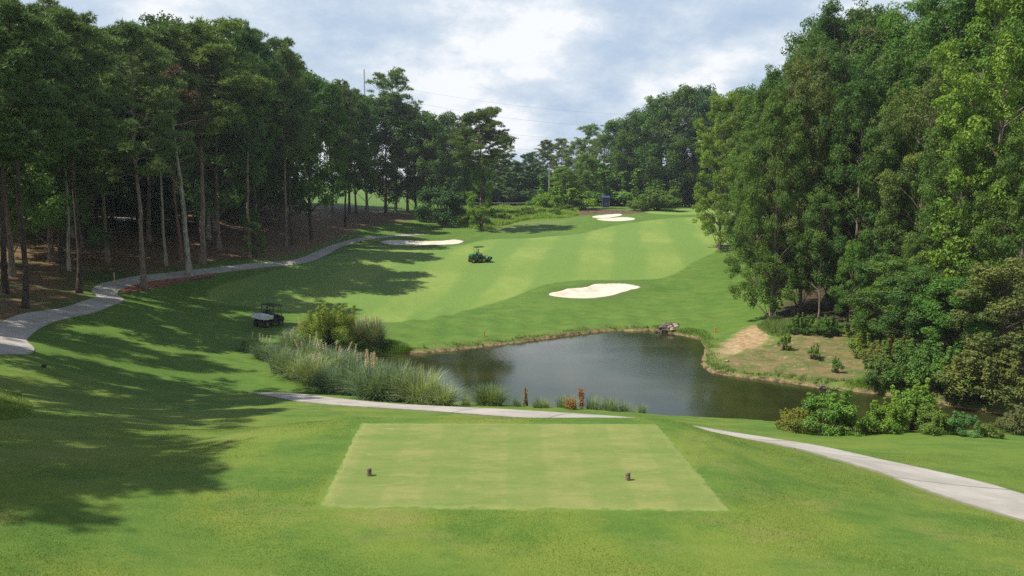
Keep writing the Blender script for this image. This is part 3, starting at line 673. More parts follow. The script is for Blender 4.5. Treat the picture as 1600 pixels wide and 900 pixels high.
def behind(kind, px, d, ty, label, **kw):
    """a tree whose foot is hidden: column of its crown, distance, height of its top in the picture"""
    p = at(px, 330, d); z = float(H(p[0], p[1])); x = px_x(px, d, z + 12); z = float(H(x, d))
    return tree(kind, (x, d, z - 0.05), top_height(px, ty, d, z), label, **kw)

GL = "pines and broadleaf trees of the left-hand wood"
# left-hand wood, the row along the path whose feet show
front('pine1', 8, 458, -38, "dark pine at the far left edge whose top leaves the picture", leaf=G_PINE, bark=B_DARK, cat='pine', group=GL)
front('pine0', 40, 482, 8, "dark-trunked pine nearest the bend of the concrete path on the left", leaf=G_PINE, bark=B_DARK, cat='pine', group=GL)
front('full2', 66, 374, 70, "broadleaf tree with a dark trunk in front of the road at the left", leaf=G_OAK, bark=B_DARK, group=GL, wide=0.8)
front('pine2', 98, 415, 12, "tall pine with a thick black trunk behind the slim pale one at left", leaf=G_PINE2, bark=B_DARK, cat='pine', group=GL)
front('pine3', 108, 423, 42, "slim pale-barked pine touching the thick black trunk at left", leaf=G_PINE, bark=B_PALE, cat='pine', group=GL, wide=0.7)
front('pine0', 124, 458, 24, "straight dark pine standing by the S bend of the concrete path", leaf=G_PINE, bark=B_DARK, cat='pine', group=GL)
front('pine1', 225, 451, 42, "straight pine rising from the near end of the red mulch bed", leaf=G_PINE2, bark=B_PINE, cat='pine', group=GL)
front('pine0', 260, 415, 80, "slim pale mottled pine just left of the reddish pine", leaf=G_OAK2, bark=B_PALE, cat='pine', group=GL, wide=0.75)
front('pine3', 283, 406, 62, "reddish-trunked pine crossed by a leaning pale trunk", leaf=G_PINE, bark=B_RED, cat='pine', group=GL, wide=0.8)
front('snag', 297, 430, 95, "leaning pale grey pine with a half-dead top, foot in the red mulch", leaf=(0.13, 0.07, 0.045), bark=B_PALE, cat='pine', group=GL, lean=(-3.4, 0))
front('pine_round', 316, 411, 40, "thickest pine of the left wood, with a rounded spreading crown", leaf=G_PINE2, bark=B_PINE, cat='pine', group=GL, lean=(1.6, 0), wide=1.25)
front('pine2', 391, 403, 44, "straight pine with a small leafy sapling at its foot beside the path", leaf=G_PINE, bark=B_PINE, cat='pine', group=GL, wide=0.68)
front('pine1', 447, 386, 62, "left one of a close pair of pines behind the path's far bend", leaf=G_PINE, bark=B_PINE, cat='pine', group=GL, wide=0.72)
front('pine0', 457, 384, 84, "right one of a close pair of pines behind the path's far bend", leaf=G_PINE, bark=B_DARK, cat='pine', group=GL, wide=0.72)
front('mid0', 487, 374, 118, "short bushy broadleaf tree at the corner of the left wood", leaf=G_OAK, bark=B_DARK, group=GL)
front('pine2', 540, 354, 132, "slim dark pine standing alone on the brown pine straw", leaf=G_PINE, bark=B_DARK, cat='pine', group=GL, wide=0.8)
front('mid1', 521, 343, 130, "pale-trunked tree left of the slim pine on the brown pine straw", leaf=G_OAK, bark=B_PINE, group=GL)
front('pine3', 546, 333, 138, "dark tree behind the slim pine at the top of the pine straw", leaf=G_PINE, bark=B_DARK, cat='pine', group=GL)
front('mid0', 557, 334, 150, "thin dark tree in front of the light meadow at the wood's end", leaf=G_OAK, bark=B_DARK, group=GL, wide=0.8)
front('far1', 574, 329, 158, "tree with a pale lit trunk under the tall utility pole", leaf=G_OAK, bark=B_PALE, group=GL)
front('far0', 602, 331, 150, "tree with a forked dark trunk left of the pale-trunked pine", leaf=G_OAK, bark=B_DARK, group=GL)
front('pine_thin', 618, 331, 112, "tall airy pine whose light crown stands alone above the treeline", leaf=G_PINE2, bark=B_PALE, cat='pine', group=GL, wide=1.0)
front('far1', 637, 331, 168, "slender tree right of the airy pine at the meadow's edge", leaf=G_OLIVE, bark=B_PINE, group=GL)
front('far0', 650, 330, 176, "leaning dark tree at the left edge of the bright meadow", leaf=G_OAK2, bark=B_DARK, group=GL, lean=(2, 0))
front('shrub0', 692, 351, 286, "round dark bushy tree on the slope above the left bunker", leaf=G_DARK, bark=B_DARK, group=GL, wide=1.15, name='broadleaf_tree')
front('far1', 672, 338, 182, "dense tree behind the round dark bushy one", leaf=G_OAK, bark=B_DARK, group=GL)
front('far0', 705, 334, 180, "broad dark tree right of the round bushy one", leaf=G_FAR, bark=B_DARK, group=GL)
front('pine_round', 752, 360, 174, "tall vine-hung tree standing alone at the foot of the meadow bank", leaf=G_OLIVE, bark=B_PINE, cat='pine', wide=1.2)
front('sap', 399, 404, 345, "small leafy sapling at the foot of a straight pine by the path", leaf=G_LIGHT, bark=B_DARK)
front('sap', 752, 360, 262, "column of vines climbing the lone tree below the meadow bank", leaf=G_LIGHT, bark=B_DARK, wide=0.8, cat='vine')
# the depth of the left-hand wood: trees nobody could tell apart
r_ = random.Random(8)
placed = []
def far_enough(x, y, m):
    return all((x - a) ** 2 + (y - b) ** 2 > m * m for a, b in placed)
DL = "dark tree deep in the left-hand wood, one of the crowd behind its front row"
n_in = 0
for _ in range(4000):
    if n_in >= 92: break
    t = r_.random(); x = r_.uniform(-118, -20); y = r_.uniform(72, 205)
    px = 800 + x / y * FPX
    if not (-70 < px < 470): continue
    base = H(x, y); s = float(sdf(woods_l, np.array([x]), np.array([y]), 60)[0])
    if s > -5.5: continue
    if s < -70 and r_.random() < 0.6: continue
    if not far_enough(x, y, 5.4): continue
    placed.append((x, y)); n_in += 1
    lim = np.interp(px, [-70, 0, 60, 100, 200, 260, 300, 400, 440, 490, 540, 600], [-60, -10, 30, 50, 45, 32, 36, 45, 78, 100, 132, 152]) + r_.uniform(2, 40)
    d = y; ht = min(max(top_height(px, lim, d, float(base)), 13), 30)
    k = r_.choice(['pine0', 'pine1', 'pine2', 'pine3', 'pine_round', 'far0', 'far1', 'far0', 'mid0'])
    if k == 'mid0': ht = min(ht, 19)
    ip = k.startswith('pine')
    tree(k, (x, y, float(base) - 0.05), ht, "pine deep in the left-hand wood, one of the crowd behind its front row" if ip else "broadleaf tree deep in the left-hand wood, one of the crowd behind its front row", cat='pine' if ip else 'tree', group="crowd of %s deep in the left-hand wood" % ('pines' if ip else 'broadleaf trees'), leaf=r_.choice([G_PINE, G_DARK, G_OAK, G_PINE2, G_OAK2]), bark=r_.choice([B_PINE, B_DARK, B_PINE, B_PALE]), wide=r_.uniform(0.85, 1.15))
# undergrowth closing the wood between the trunks
DU = "leafy understorey tree filling the dark gaps between the trunks of the left wood"
n_in = 0; pl2 = []
for _ in range(3000):
    if n_in >= 44: break
    x = r_.uniform(-110, -22); y = r_.uniform(95, 195); px = 800 + x / y * FPX
    if not (-40 < px < 440): continue
    s = float(sdf(woods_l, np.array([x]), np.array([y]), 60)[0])
    if s > -14 or any((x - a) ** 2 + (y - b) ** 2 < 36 for a, b in pl2): continue
    if y < 128 and px < 200: continue
    pl2.append((x, y)); n_in += 1
    tree(r_.choice(['mid0', 'mid1', 'far0']), (x, y, float(H(x, y)) - 1.4), r_.uniform(9, 14), DU, group="understorey of the left-hand wood", leaf=r_.choice([G_DARK, G_OAK, G_OAK2]), bark=B_DARK, wide=1.1)
# trees beyond the left edge of the frame: they throw the long shadows on the near lawn
for i, (x, y, h) in enumerate([(-19, -1, 19), (-21, 2.5, 22), (-22.5, 6, 22), (-23, 15, 19), (-20.5, 18, 18), (-25, 19, 22), (-29, 21, 24), (-27, 23.5, 21), (-28, 27, 23), (-27, 32, 23), (-30, 37, 25), (-33, 42, 26), (-33, 47, 26), (-42, 53, 27), (-36, 34, 26),
                               (-49, 62, 27), (-54, 67, 28), (-60, 74, 27), (-56, 60, 26), (-62, 80, 27), (-38, 44, 26), (-52, 57, 26), (-48, 50, 26), (-20, -8, 19)]):
    tree(['pine_thin', 'pine2', 'pine_thin'][i % 3] if y < 28 else ['pine0', 'pine1', 'pine_thin', 'pine3', 'pine2'][i % 5], (x, y, float(H(x, y)) - 0.05), h, "tall pine beyond the left edge shading the near lawn", cat='pine', group="pines shading the near lawn from the left", leaf=G_PINE, bark=B_PINE, wide=0.8)

# ---- middle distance and the far treeline
GF = "far treeline behind the meadow and the green"
for i, (k, px, d, ty, lf, lab) in enumerate([
 ('far1', 722, 215, 205, G_OAK, "far tree just left of the tall vine-hung one"),
 ('far0', 690, 240, 190, G_FAR, "far dark tree showing above the round bushy one"),
 ('pine_thin', 790, 250, 226, G_PINE2, "thin far pine right of the vine-hung tree"),
 ('far0', 770, 262, 248, G_FAR, "low far tree behind the vine-hung tree"),
 ('far0', 803, 275, 252, G_FAR, "lowest dip of the far treeline left of centre"),
 ('pine_round', 826, 285, 240, G_FAR, "far round-topped pine near the bottom of the sky gap"),
 ('pine0', 851, 270, 220, G_PINE, "first tall pine right of the sky gap"),
 ('pine1', 876, 262, 217, G_PINE2, "far pine left of the airy crown in the centre"),
 ('far1', 900, 250, 222, G_OLIVE, "olive far tree below the airy crown in the centre"),
 ('pine_thin', 921, 255, 196, G_PINE2, "far airy-crowned tree standing above the centre treeline"),
 ('far1', 944, 245, 214, G_OLIVE, "olive tree left of the big dark trees by the green"),
 ('far0', 965, 238, 190, G_OAK, "leftmost of the big dark trees by the green"),
 ('far0', 987, 236, 180, G_OAK, "second of the big dark trees by the green"),
 ('far1', 1008, 245, 172, G_FAR, "dark tree below the short mast by the green"),
 ('far0', 1033, 232, 152, G_OAK, "high dark tree just right of the short mast"),
 ('far0', 1062, 228, 140, G_OAK, "highest of the big dark trees behind the green"),
 ('far1', 1090, 226, 142, G_FAR, "dark tree with a long pale trunk showing above the green"),
 ('far0', 1112, 236, 148, G_OAK, "dark tree behind the light green maple"),
 ('far0', 1140, 225, 150, G_OAK, "dark tree half hidden by the light green maple"),
 ('far0', 1170, 215, 140, G_OAK, "dark tree behind the right-hand wood by the green"),
]):
    behind(k, px, d, ty, lab, leaf=lf, bark=B_PINE, group=GF, cat='tree', wide=1.0 if k != 'far0' else 1.05)
front('mid0', 880, 327, 262, "small bright green tree behind the meadow right of the utility pole", leaf=G_MAPLE, bark=B_DARK, wide=1.3)
front('mid1', 915, 326, 240, "small olive tree left of the blue cabin", leaf=G_LIGHT, bark=B_DARK)
for px, h, lf, lab in [(752, 250, G_DARK, "low dark thicket tree directly behind the vine-hung tree"), (775, 270, G_DARK, "low dark thicket tree behind the guard rail, left one"), (798, 278, G_DARK, "low dark thicket tree behind the guard rail, middle one"),
                       (820, 276, G_DARK, "low dark thicket tree behind the guard rail, right one"), (842, 262, G_DARK, "low dark thicket tree left of the utility pole"), (735, 262, G_DARK, "low dark thicket tree left of the vine-hung tree"), (862, 270, G_OAK, "low tree right behind the utility pole"),
                       (950, 262, G_OAK, "low tree behind the blue cabin"), (970, 258, G_OAK2, "low lighter tree right of the blue cabin"), (1000, 262, G_OAK, "low tree behind the far bunkers"), (1030, 264, G_OAK, "low tree behind the left end of the green"), (1060, 262, G_DARK, "low dark tree behind the green"), (1090, 258, G_DARK, "low dark tree under the light green maple")]:
    behind('shrub1' if px % 2 else 'shrub0', px, 246 if px < 900 else 238, h, lab, leaf=lf, bark=B_DARK, wide=1.9, name='broadleaf_tree', group="low trees closing the far treeline")
for px, by, ty, lf, lab in [(868, 326, 296, G_MAPLE, "bright shrub at the foot of the utility pole"), (888, 327, 290, G_MAPLE, "bright shrub right of the utility pole, left of the pale post"), (905, 327, 300, G_LIGHT, "bright shrub beside the pale post"), (850, 324, 303, G_LIGHT, "bright shrub left of the utility pole"),
                            (1008, 329, 305, G_LIGHT, "light shrub behind the far bunkers"), (1026, 329, 292, G_OAK2, "shrubby young tree at the left end of the green")]:
    front('shrub1', px, by, ty, lab, leaf=lf, bark=B_DARK, wide=1.5, cat='shrub')
GQ = "leafy clumps of brush on the rough meadow bank"
QL = ["nearest the round dark tree", "left of the vine-hung tree", "just left of the vine-hung trunk", "just right of the vine-hung trunk", "below the guard rail's left end", "in the shadow right of the vine-hung tree", "below the guard rail's middle", "below the guard rail's right end",
      "in the middle of the bright bank", "left below the utility pole", "right below the utility pole", "at its right end by the brown earth"]
for i, (px, by) in enumerate([(716,345),(730,348),(742,352),(763,352),(775,340),(785,345),(800,336),(812,342),(828,336),(846,333),(866,336),(884,331)]):
    p = hit(px, by); tree('shrub2', p, 1.0 + 0.35 * (i % 3), "clump of bright brush on the meadow bank, " + QL[i], cat='brush', group=GQ, leaf=(0.125, 0.215, 0.04), bark=B_DARK, wide=1.5)

# ---- right-hand wood
GR = "tall trees of the right-hand wood"
for k, px, d, ty, lf, w, lab in [
 ('sweet', 1128, 132, 150, G_MAPLE, 0.85, "light green maple leaning over the right side of the fairway"),
 ('sweet', 1172, 118, 150, G_LIGHT, 0.85, "light green tree between the maple and the tall right-hand wood"),
 ('full2', 1186, 100, 215, G_OAK2, 0.85, "low full tree filling the outer corner of the right-hand wood"),
 ('full0', 1212, 106, 122, G_OAK2, 0.8, "rounded tree at the outer corner of the right-hand wood"),
 ('full1', 1262, 98, 80, G_OAK, 0.85, "tree with the stepped outline on the left flank of the right wood"),
 ('full2', 1280, 108, 44, G_OAK, 0.9, "tree at the left shoulder of the right wood's skyline"),
 ('full0', 1310, 104, 18, G_OAK, 0.9, "highest dark crown on the right wood's skyline, first from left"),
 ('pine_round', 1345, 110, 24, G_PINE, 1.1, "dark pine crown between the two highest domes of the right wood"),
 ('sweet', 1368, 100, 44, G_GREY, 0.95, "greyish-green tree in the middle of the right wood"),
 ('full1', 1405, 96, 20, G_OAK2, 0.95, "broad dome at the middle of the right wood's skyline"),
 ('full0', 1448, 92, 18, G_OLIVE, 0.9, "olive crown left of the bright tree at the right edge"),
 ('full2', 1490, 84, -22, G_OAK2, 0.95, "tall tree behind the bright one near the right edge"),
 ('full1', 1560, 86, -60, G_OAK, 1.0, "tall dark tree behind the bright one at the right edge"),
 ('full0', 1620, 78, -90, G_OAK, 1.0, "tall dark tree just beyond the right edge"),
]: behind(k, px, d, ty, lab, leaf=lf, bark=B_PINE, group=GR, wide=w)
for k, px, d, ty, lf, w, lab in [
 ('full2', 1212, 82, 150, G_OAK2, 0.66, "front tree at the left foot of the right wood, beside the bare bank"),
 ('full0', 1258, 84, 105, G_OLIVE, 0.70, "olive front tree second from the left in the right wood"),
 ('full1', 1300, 83, 160, G_OAK2, 0.70, "front tree above the bare bank with three young shrubs"),
 ('full2', 1345, 79, 120, G_OAK, 0.75, "front tree whose boughs hang over the right of the bare bank"),
 ('sweet', 1392, 76, 170, G_OAK2, 0.72, "lower front tree at the right end of the bare bank"),
 ('full0', 1440, 73, 110, G_OLIVE, 0.75, "olive front tree hanging towards the pond's right arm"),
 ('full1', 1500, 67, 170, G_OAK2, 0.72, "tree leaning over the right arm of the pond"),
 ('sweet', 1560, 64, -30, G_MAPLE, 0.8, "bright yellow-green tree at the right edge of the picture"),
 ('full2', 1600, 60, 200, G_OAK2, 0.75, "lower tree at the right edge over the water"),
]: behind(k, px, d, ty, lab, leaf=lf, bark=B_PINE, group=GR, wide=w)
for k, px, d, ty, lf, w, lab in [
 ('mid0', 1400, 66, 380, G_OAK2, 0.85, "low bushy tree overhanging the bank left of the pond's arm"),
 ('mid1', 1450, 62, 400, G_OAK, 0.85, "low dark tree touching the water in the pond's right arm"),
 ('mid0', 1505, 59, 410, G_OAK2, 0.9, "low tree drooping to the water, second from the right edge"),
 ('mid1', 1580, 56, 380, G_OLIVE, 0.9, "low olive tree drooping to the water at the right edge"),
]: 
    o = behind(k, px, d, ty, lab, leaf=lf, bark=B_DARK, group="low trees drooping over the pond's right arm", wide=w * 1.5); o.location.z -= 1.2
DR = "dark tree deep in the right-hand wood, hidden but for glimpses"
n_in = 0; pl3 = []
for _ in range(2000):
    if n_in >= 22: break
    x = r_.uniform(42, 95); y = r_.uniform(88, 190); px = 800 + x / y * FPX
    if px < 1215 or px > 1700 or any((x - a) ** 2 + (y - b) ** 2 < 70 for a, b in pl3): continue
    pl3.append((x, y)); n_in += 1; z = float(H(x, y))
    ty = np.interp(px, [1215, 1290, 1400, 1500, 1700], [110, 40, 40, 10, -20]) + r_.uniform(5, 40)
    tree(r_.choice(['full0', 'full1', 'far0']), (x, y, z - .05), min(30, top_height(px, ty, y, z)), DR, group="crowd of trees deep in the right-hand wood", leaf=r_.choice([G_OAK, G_DARK, G_OAK2]), bark=B_DARK)
for px, by, ty, lab, bk in [(1212, 494, 330, "pale trunk with fresh leaves at the left foot of the right wood", B_PINE), (1326, 527, 380, "reddish bare-footed trunk at the top of the bare bank", B_RED),
                            (1278, 502, 300, "mottled thick trunk in the shade above the bare bank", B_PINE), (1416, 545, 380, "pale trunk in the dark hollow under the right wood", B_PINE)]:
    front('mid1', px, by, ty, lab, leaf=G_OAK2, bark=bk, group="trunks showing at the foot of the right wood", wide=0.7)
front('sap', 1212, 493, 455, "bright sprig of new leaves at the corner of the right wood", leaf=(0.17, 0.27, 0.03), bark=B_DARK, wide=0.9)

# ------------------------------------------------------------------ grasses
def blades(r, roots, hts, spread, width, tint, segs=3, droop=1.0, fan=None):
    """arching strips; roots Nx3, spread = how far a tip leans out (m)"""
    n = len(roots); a = r.uniform(0, 2 * PI, n) if fan is None else fan
    d = np.c_[np.cos(a), np.sin(a), np.zeros(n)]; side = np.c_[-np.sin(a), np.cos(a), np.zeros(n)]
    t = np.linspace(0, 1, segs + 1); V = []
    for k, q in enumerate(t):
        up = hts * (q - 0.30 * droop * q ** 3.0 * (spread / (hts + 1e-6))); out = spread * q ** 1.9
        c = roots + d * out[:, None] + np.array([0, 0, 1.0]) * up[:, None]; w = width * (1 - 0.85 * q)
        V.append(c - side * w * 0.5); V.append(c + side * w * 0.5)
    V = np.stack(V, 1); m = 2 * (segs + 1)
    b = np.arange(n)[:, None, None] * m; k = np.arange(segs)[None, :, None] * 2
    F = (b + k + np.array([0, 1, 3, 2])[None, None]).reshape(-1, 4)
    return V.reshape(-1, 3), F, np.repeat(tint, m)
def reed_proto(seed, Ht, Rm, n, width=0.030, base=0.45, upright=0.5):
    r = np.random.default_rng(seed); rr = Rm * base * np.sqrt(r.random(n)); a = r.uniform(0, 2 * PI, n)
    roots = np.c_[rr * np.cos(a), rr * np.sin(a), np.full(n, -0.15)]
    h = Ht * r.uniform(0.45, 1.05, n) * (1 - 0.25 * rr / Rm); sp = Rm * r.uniform(0.15, 1.0, n) ** (1 / upright) * 0.9
    V, F, t = blades(r, roots, h, sp, width, np.clip(r.normal(0.45, 0.30, n), 0, 1), 4, 1.3, a + r.normal(0, 0.7, n))
    return mesh_np('pampas_blades', V, F, M_BLADE, False, {'tint': t})
REED = [reed_proto(61, 2.2, 1.7, 900, 0.042, 0.35, 0.8), reed_proto(62, 2.0, 1.8, 850, 0.042, 0.35, 0.9), reed_proto(63, 2.4, 1.5, 800, 0.042, 0.35, 0.7)]
REED_LOW = reed_proto(64, 1.5, 1.7, 1100, 0.028, 0.35, 0.7); TUFT = reed_proto(65, 0.85, 0.55, 260, 0.022, 0.4, 0.6)
def plume_mesh(seed, n, R, h0, h1):
    r = np.random.default_rng(seed); C, T, paths = [], [], []; Rr = []
    for i in range(n):
        a = r.uniform(0, 6.28); q = R * math.sqrt(r.random()); h = r.uniform(h0, h1); lean = r.normal(0, 0.12, 2)
        b = np.array([q * 0.4 * math.cos(a), q * 0.4 * math.sin(a), 0.2]); e = np.array([q * math.cos(a) + lean[0], q * math.sin(a) + lean[1], h])
        paths.append(branch(b, e, 0.010, 0.006, r, 0.0, 4))
        for s in np.linspace(0, 1, 7): C.append(b * (0.30 * (1 - s)) + e * (1 - 0.30 * (1 - s)) ); Rr.append(0.035 + 0.045 * math.sin(PI * (0.15 + 0.8 * s)))
    V, F, t = leaves(r, np.array(C), np.array(Rr), 26, 0.13, 1.6, 1.2, np.full(len(C), 0.5), 0.1, 0.10)
    TV, TF = tubes(paths, 4)
    return mesh_np('plume', np.vstack([V, TV]), np.vstack([F, TF + len(V)]), M_BLADE, False, {'tint': np.r_[t, np.full(len(TV), 0.4)]})
PLUME = [plume_mesh(71, 4, 0.95, 1.5, 2.15), plume_mesh(72, 3, 0.8, 1.6, 2.2), plume_mesh(73, 8, 1.2, 1.45, 2.25)]
C_REED = (0.190, 0.270, 0.165); C_REED2 = (0.250, 0.320, 0.160); C_REEDD = (0.135, 0.210, 0.115); C_PLUME = (0.44, 0.40, 0.32); C_PLUME2 = (0.48, 0.42, 0.33)
GP = "pampas grass clumps along the pond's left bank"
def pampas(px, by, label, k, scale=1.0, color=C_REED, plume=None, pc=C_PLUME, d=None, wide=1.0, group=GP, mesh=None, name='pampas_clump', cat='pampas grass'):
    p = hit(px, by) if d is None else np.array([0, d, 0])
    if d is not None: p[0] = px_x(px, d, float(H(at(px, by, d)[0], d))); p[2] = float(H(p[0], d))
    o = empty(name, p, label, cat, group, _rt.uniform(0, 6.28)); o.scale = (scale * wide, scale * wide, scale)
    link('blades', mesh or REED[k % 3], o, color=color)
    if plume is not None: link('plumes', PLUME[plume], o, color=pc)
    return o
pampas(392, 548, "shadowed pampas clump at the upper left end, below the utility cart", 0, 0.78, C_REEDD, 1)
pampas(412, 560, "pampas clump with straggly pale plumes just below the utility cart", 1, 0.85, C_REEDD, 0, C_PLUME2)
pampas(437, 582, "grey-green pampas clump right below the one with straggly plumes", 2, 1.0, C_REED)
pampas(462, 590, "broad pale green pampas clump on the left bank's outer edge", 1, 1.15, C_REED2)
pampas(490, 600, "palest yellow-green pampas clump next to the dark one by the red stake", 0, 1.15, C_REED2, 1)
pampas(452, 556, "inner pampas clump behind the broad pale one", 2, 1.0, C_REED, 0)
pampas(486, 570, "inner pampas clump carrying the leftmost of the big tan plumes", 0, 1.05, C_REED, 2)
pampas(520, 580, "inner pampas clump with the thickest bunch of tan plumes", 1, 1.1, C_REED, 2)
pampas(548, 590, "pampas clump with tan plumes near the water, below the willow bush", 2, 1.05, C_REED, 2)
pampas(520, 611, "dark pampas clump just left of the red stake", 1, 1.1, C_REEDD)
pampas(552, 617, "dark green pampas clump right of the red stake", 0, 1.25, C_REEDD)
pampas(583, 604, "dark pampas clump with thin whitish plumes over the water", 2, 1.15, C_REEDD, 1, C_PLUME2)
pampas(588, 624, "darkest bushy pampas clump in the middle of the bank", 1, 1.2, C_REEDD, 0, C_PLUME2)
pampas(622, 627, "pampas clump lying between the darkest one and the drooping one", 2, 1.05, C_REED)
pampas(660, 631, "long-bladed drooping pampas clump where the reeds meet the water", 0, 1.0, C_REED2, wide=1.1)
pampas(690, 634, "low yellowing pampas clump at the right end of the row", 1, 0.72, C_REED2, wide=1.1)
pampas(765, 640, "fountain-shaped arching grass clump alone beside the path", 0, 1.0, (0.13, 0.19, 0.07), d=42.5, wide=1.0, mesh=REED_LOW)
pampas(468, 536, "pampas clump left of the willow bush, towards the fairway", 1, 0.95, C_REED, 0, C_PLUME2)
pampas(585, 540, "pale arching pampas clump right of the willow bush", 2, 1.25, (0.155, 0.20, 0.11), 0, C_PLUME2, wide=1.0)
pampas(560, 534, "brownish pampas clump tucked behind the willow bush", 0, 1.2, (0.13, 0.14, 0.085), 1, C_PLUME2)
w = front('willow', 515, 541, 480, "round light green willow bush among the pampas grass", leaf=(0.22, 0.32, 0.06), bark=B_DARK, cat='willow bush', wide=1.05)
for i, (px, s, c) in enumerate([(840, 1.0, C_REED), (852, 0.8, C_REED2), (878, 1.1, C_REED), (892, 1.2, C_REED2), (926, 1.25, C_REED), (945, 1.1, C_REED2), (956, 1.3, C_REED), (975, 1.0, C_REED), (990, 1.0, C_REED2), (1003, 0.8, C_REED), (728, 0.9, C_REED2), (808, 0.8, C_REED)]):
    pampas(px, 650, ["green tuft of bank grass left of the rusty dead plant", "small pale tuft left of the rusty dead plant", "arching tuft touching the rusty dead plant's left", "tall tuft directly left of the rusty dead plant",
                     "tuft directly right of the rusty dead plant", "yellowish tuft second right of the rusty dead plant", "tallest tuft right of the rusty dead plant", "tuft fourth right of the rusty dead plant", "pale tuft near the right end of the near bank", "rightmost small tuft of the near bank",
                     "small tuft between the pampas row and the fountain-shaped clump", "small tuft right beside the fountain-shaped clump"][i], 0, s, c, d=41.0 + (i % 3) * 0.5, group="tufts of grass along the near bank", mesh=TUFT, name='grass_tuft', cat='grass tuft')
# dead rusty plants
def dead_plant(px, d, ht, rad, color, label, seed):
    r = np.random.default_rng(seed); x = px_x(px, d, 2.5); z = float(H(x, d)); o = empty('dead_plant', (x, d, z), label, 'dead plant', "dead plants on the near bank")
    C, Rr, paths = [], [], []
    for i in range(9):
        e = np.array([r.normal(0, rad * 0.35), r.normal(0, rad * 0.35), ht * r.uniform(0.75, 1.0)]); P = branch((r.normal(0, .05), r.normal(0, .05), -0.1), e, 0.018, 0.006, r, 0, 5); paths.append(P)
        for s in np.linspace(0.25, 1, 7): C.append(P[0][0] * (1 - s) + P[0][-1] * s); Rr.append(rad * r.uniform(0.2, 0.6))
    V, F, t = leaves(r, np.array(C), np.array(Rr), 9, 0.11, 1.3, 0.3, np.full(len(C), 0.5), 0.2, 0.3); TV, TF = tubes(paths, 4)
    link('stems', mesh_np('dead_stems', TV, TF, M_BARK), o, color=(0.20, 0.09, 0.05)); link('leaves', mesh_np('dead_leaves', V, F, M_LEAF, False, {'tint': t}), o, color=color)
dead_plant(908, 41.5, 1.05, 0.18, (0.36, 0.19, 0.09), "rust-red dead plant standing tall at the water's near edge", 5)
dead_plant(822, 42.5, 1.0, 0.11, (0.40, 0.30, 0.19), "thin pale brown dead plant left of the rust-red one", 6)
dead_plant(893, 40.6, 0.55, 0.50, (0.34, 0.19, 0.07), "low tan heap of dead stems at the foot of the rust-red plant", 7)

# tall grass that no one could count
def grass_stuff(name, label, pts, hts, width, color, seed, spread=0.4):
    r = np.random.default_rng(seed); n = len(pts); roots = np.c_[pts, H(pts[:, 0], pts[:, 1]) - 0.02]
    V, F, t = blades(r, roots, hts, hts * r.uniform(0.1, spread * 2, n), width, np.clip(r.normal(0.45, 0.22, n), 0, 1), 2)
    o = link(name, mesh_np(name, V, F, M_BLADE, False, {'tint': t}), kind='stuff', color=color); tag(o, label, 'grass'); return o
def taper(poly, P, w):
    return 0.25 + 0.75 * sstep(0, w, -sdf(poly, P[:, 0], P[:, 1]))
def scatter(poly, n, seed):
    r = np.random.default_rng(seed); lo, hi = poly.min(0), poly.max(0); out = np.zeros((0, 2))
    while len(out) < n:
        P = r.uniform(lo, hi, (n * 2, 2)); out = np.vstack([out, P[sdf(poly, P[:, 0], P[:, 1]) < 0]])
    return out[:n]
rg = np.random.default_rng(9)
P = scatter(meadow, 60000, 3); grass_stuff('meadow_grass', "tall bright unmown grass covering the bank in front of the far trees", P, (0.55 + 0.5 * np.sin(P[:, 0] * 0.7) * np.sin(P[:, 1] * 0.5)) * rg.uniform(0.6, 1.4, len(P)), 0.08, (0.20, 0.32, 0.045), 3)
pl = outline([(560,548),(570,537),(600,535),(632,541),(640,550),(622,556),(590,556)]); P = scatter(pl, 9000, 4)
grass_stuff('shore_grass', "lush bright grass spilling to the water below the willow bush", P, rg.uniform(0.25, 0.6, len(P)), 0.03, (0.115, 0.215, 0.022), 4)
pl = outline([(1055,519),(1065,513),(1095,514),(1112,525),(1105,545),(1098,540),(1088,528),(1070,523)]); P = scatter(pl, 9000, 5)
grass_stuff('shore_grass', "lush bright grass at the pond's far right corner beside the rock pile", P, rg.uniform(0.12, 0.38, len(P)) * taper(pl, P, 1.2), 0.03, (0.14, 0.25, 0.03), 5)
pl = outline([(1318,600),(1350,590),(1400,603),(1400,614),(1360,612),(1325,606)]); P = scatter(pl, 6000, 6)
grass_stuff('shore_grass', "bright grass on the bank below the overhanging trees on the right", P, rg.uniform(0.12, 0.4, len(P)) * taper(pl, P, 1.0), 0.03, (0.15, 0.26, 0.03), 6)
pl = outline([(-90,655),(-60,612),(10,606),(40,622),(52,640),(20,655)]); P = scatter(pl, 26000, 7)
grass_stuff('rough_grass', "patch of tall unmown grass at the left edge of the near lawn", P, rg.uniform(0.08, 0.5, len(P)) * taper(pl, P, 2.5), 0.016, (0.150, 0.225, 0.04), 7)
pl = outline([(1182,510),(1200,500),(1230,500),(1250,512),(1235,524),(1205,525)]); P = scatter(pl, 7000, 8)
grass_stuff('rough_grass', "tufty tall grass between the bare bank and the right wood", P, rg.uniform(0.2, 0.9, len(P)) * taper(pl, P, 1.2), 0.03, (0.130, 0.20, 0.045), 8)
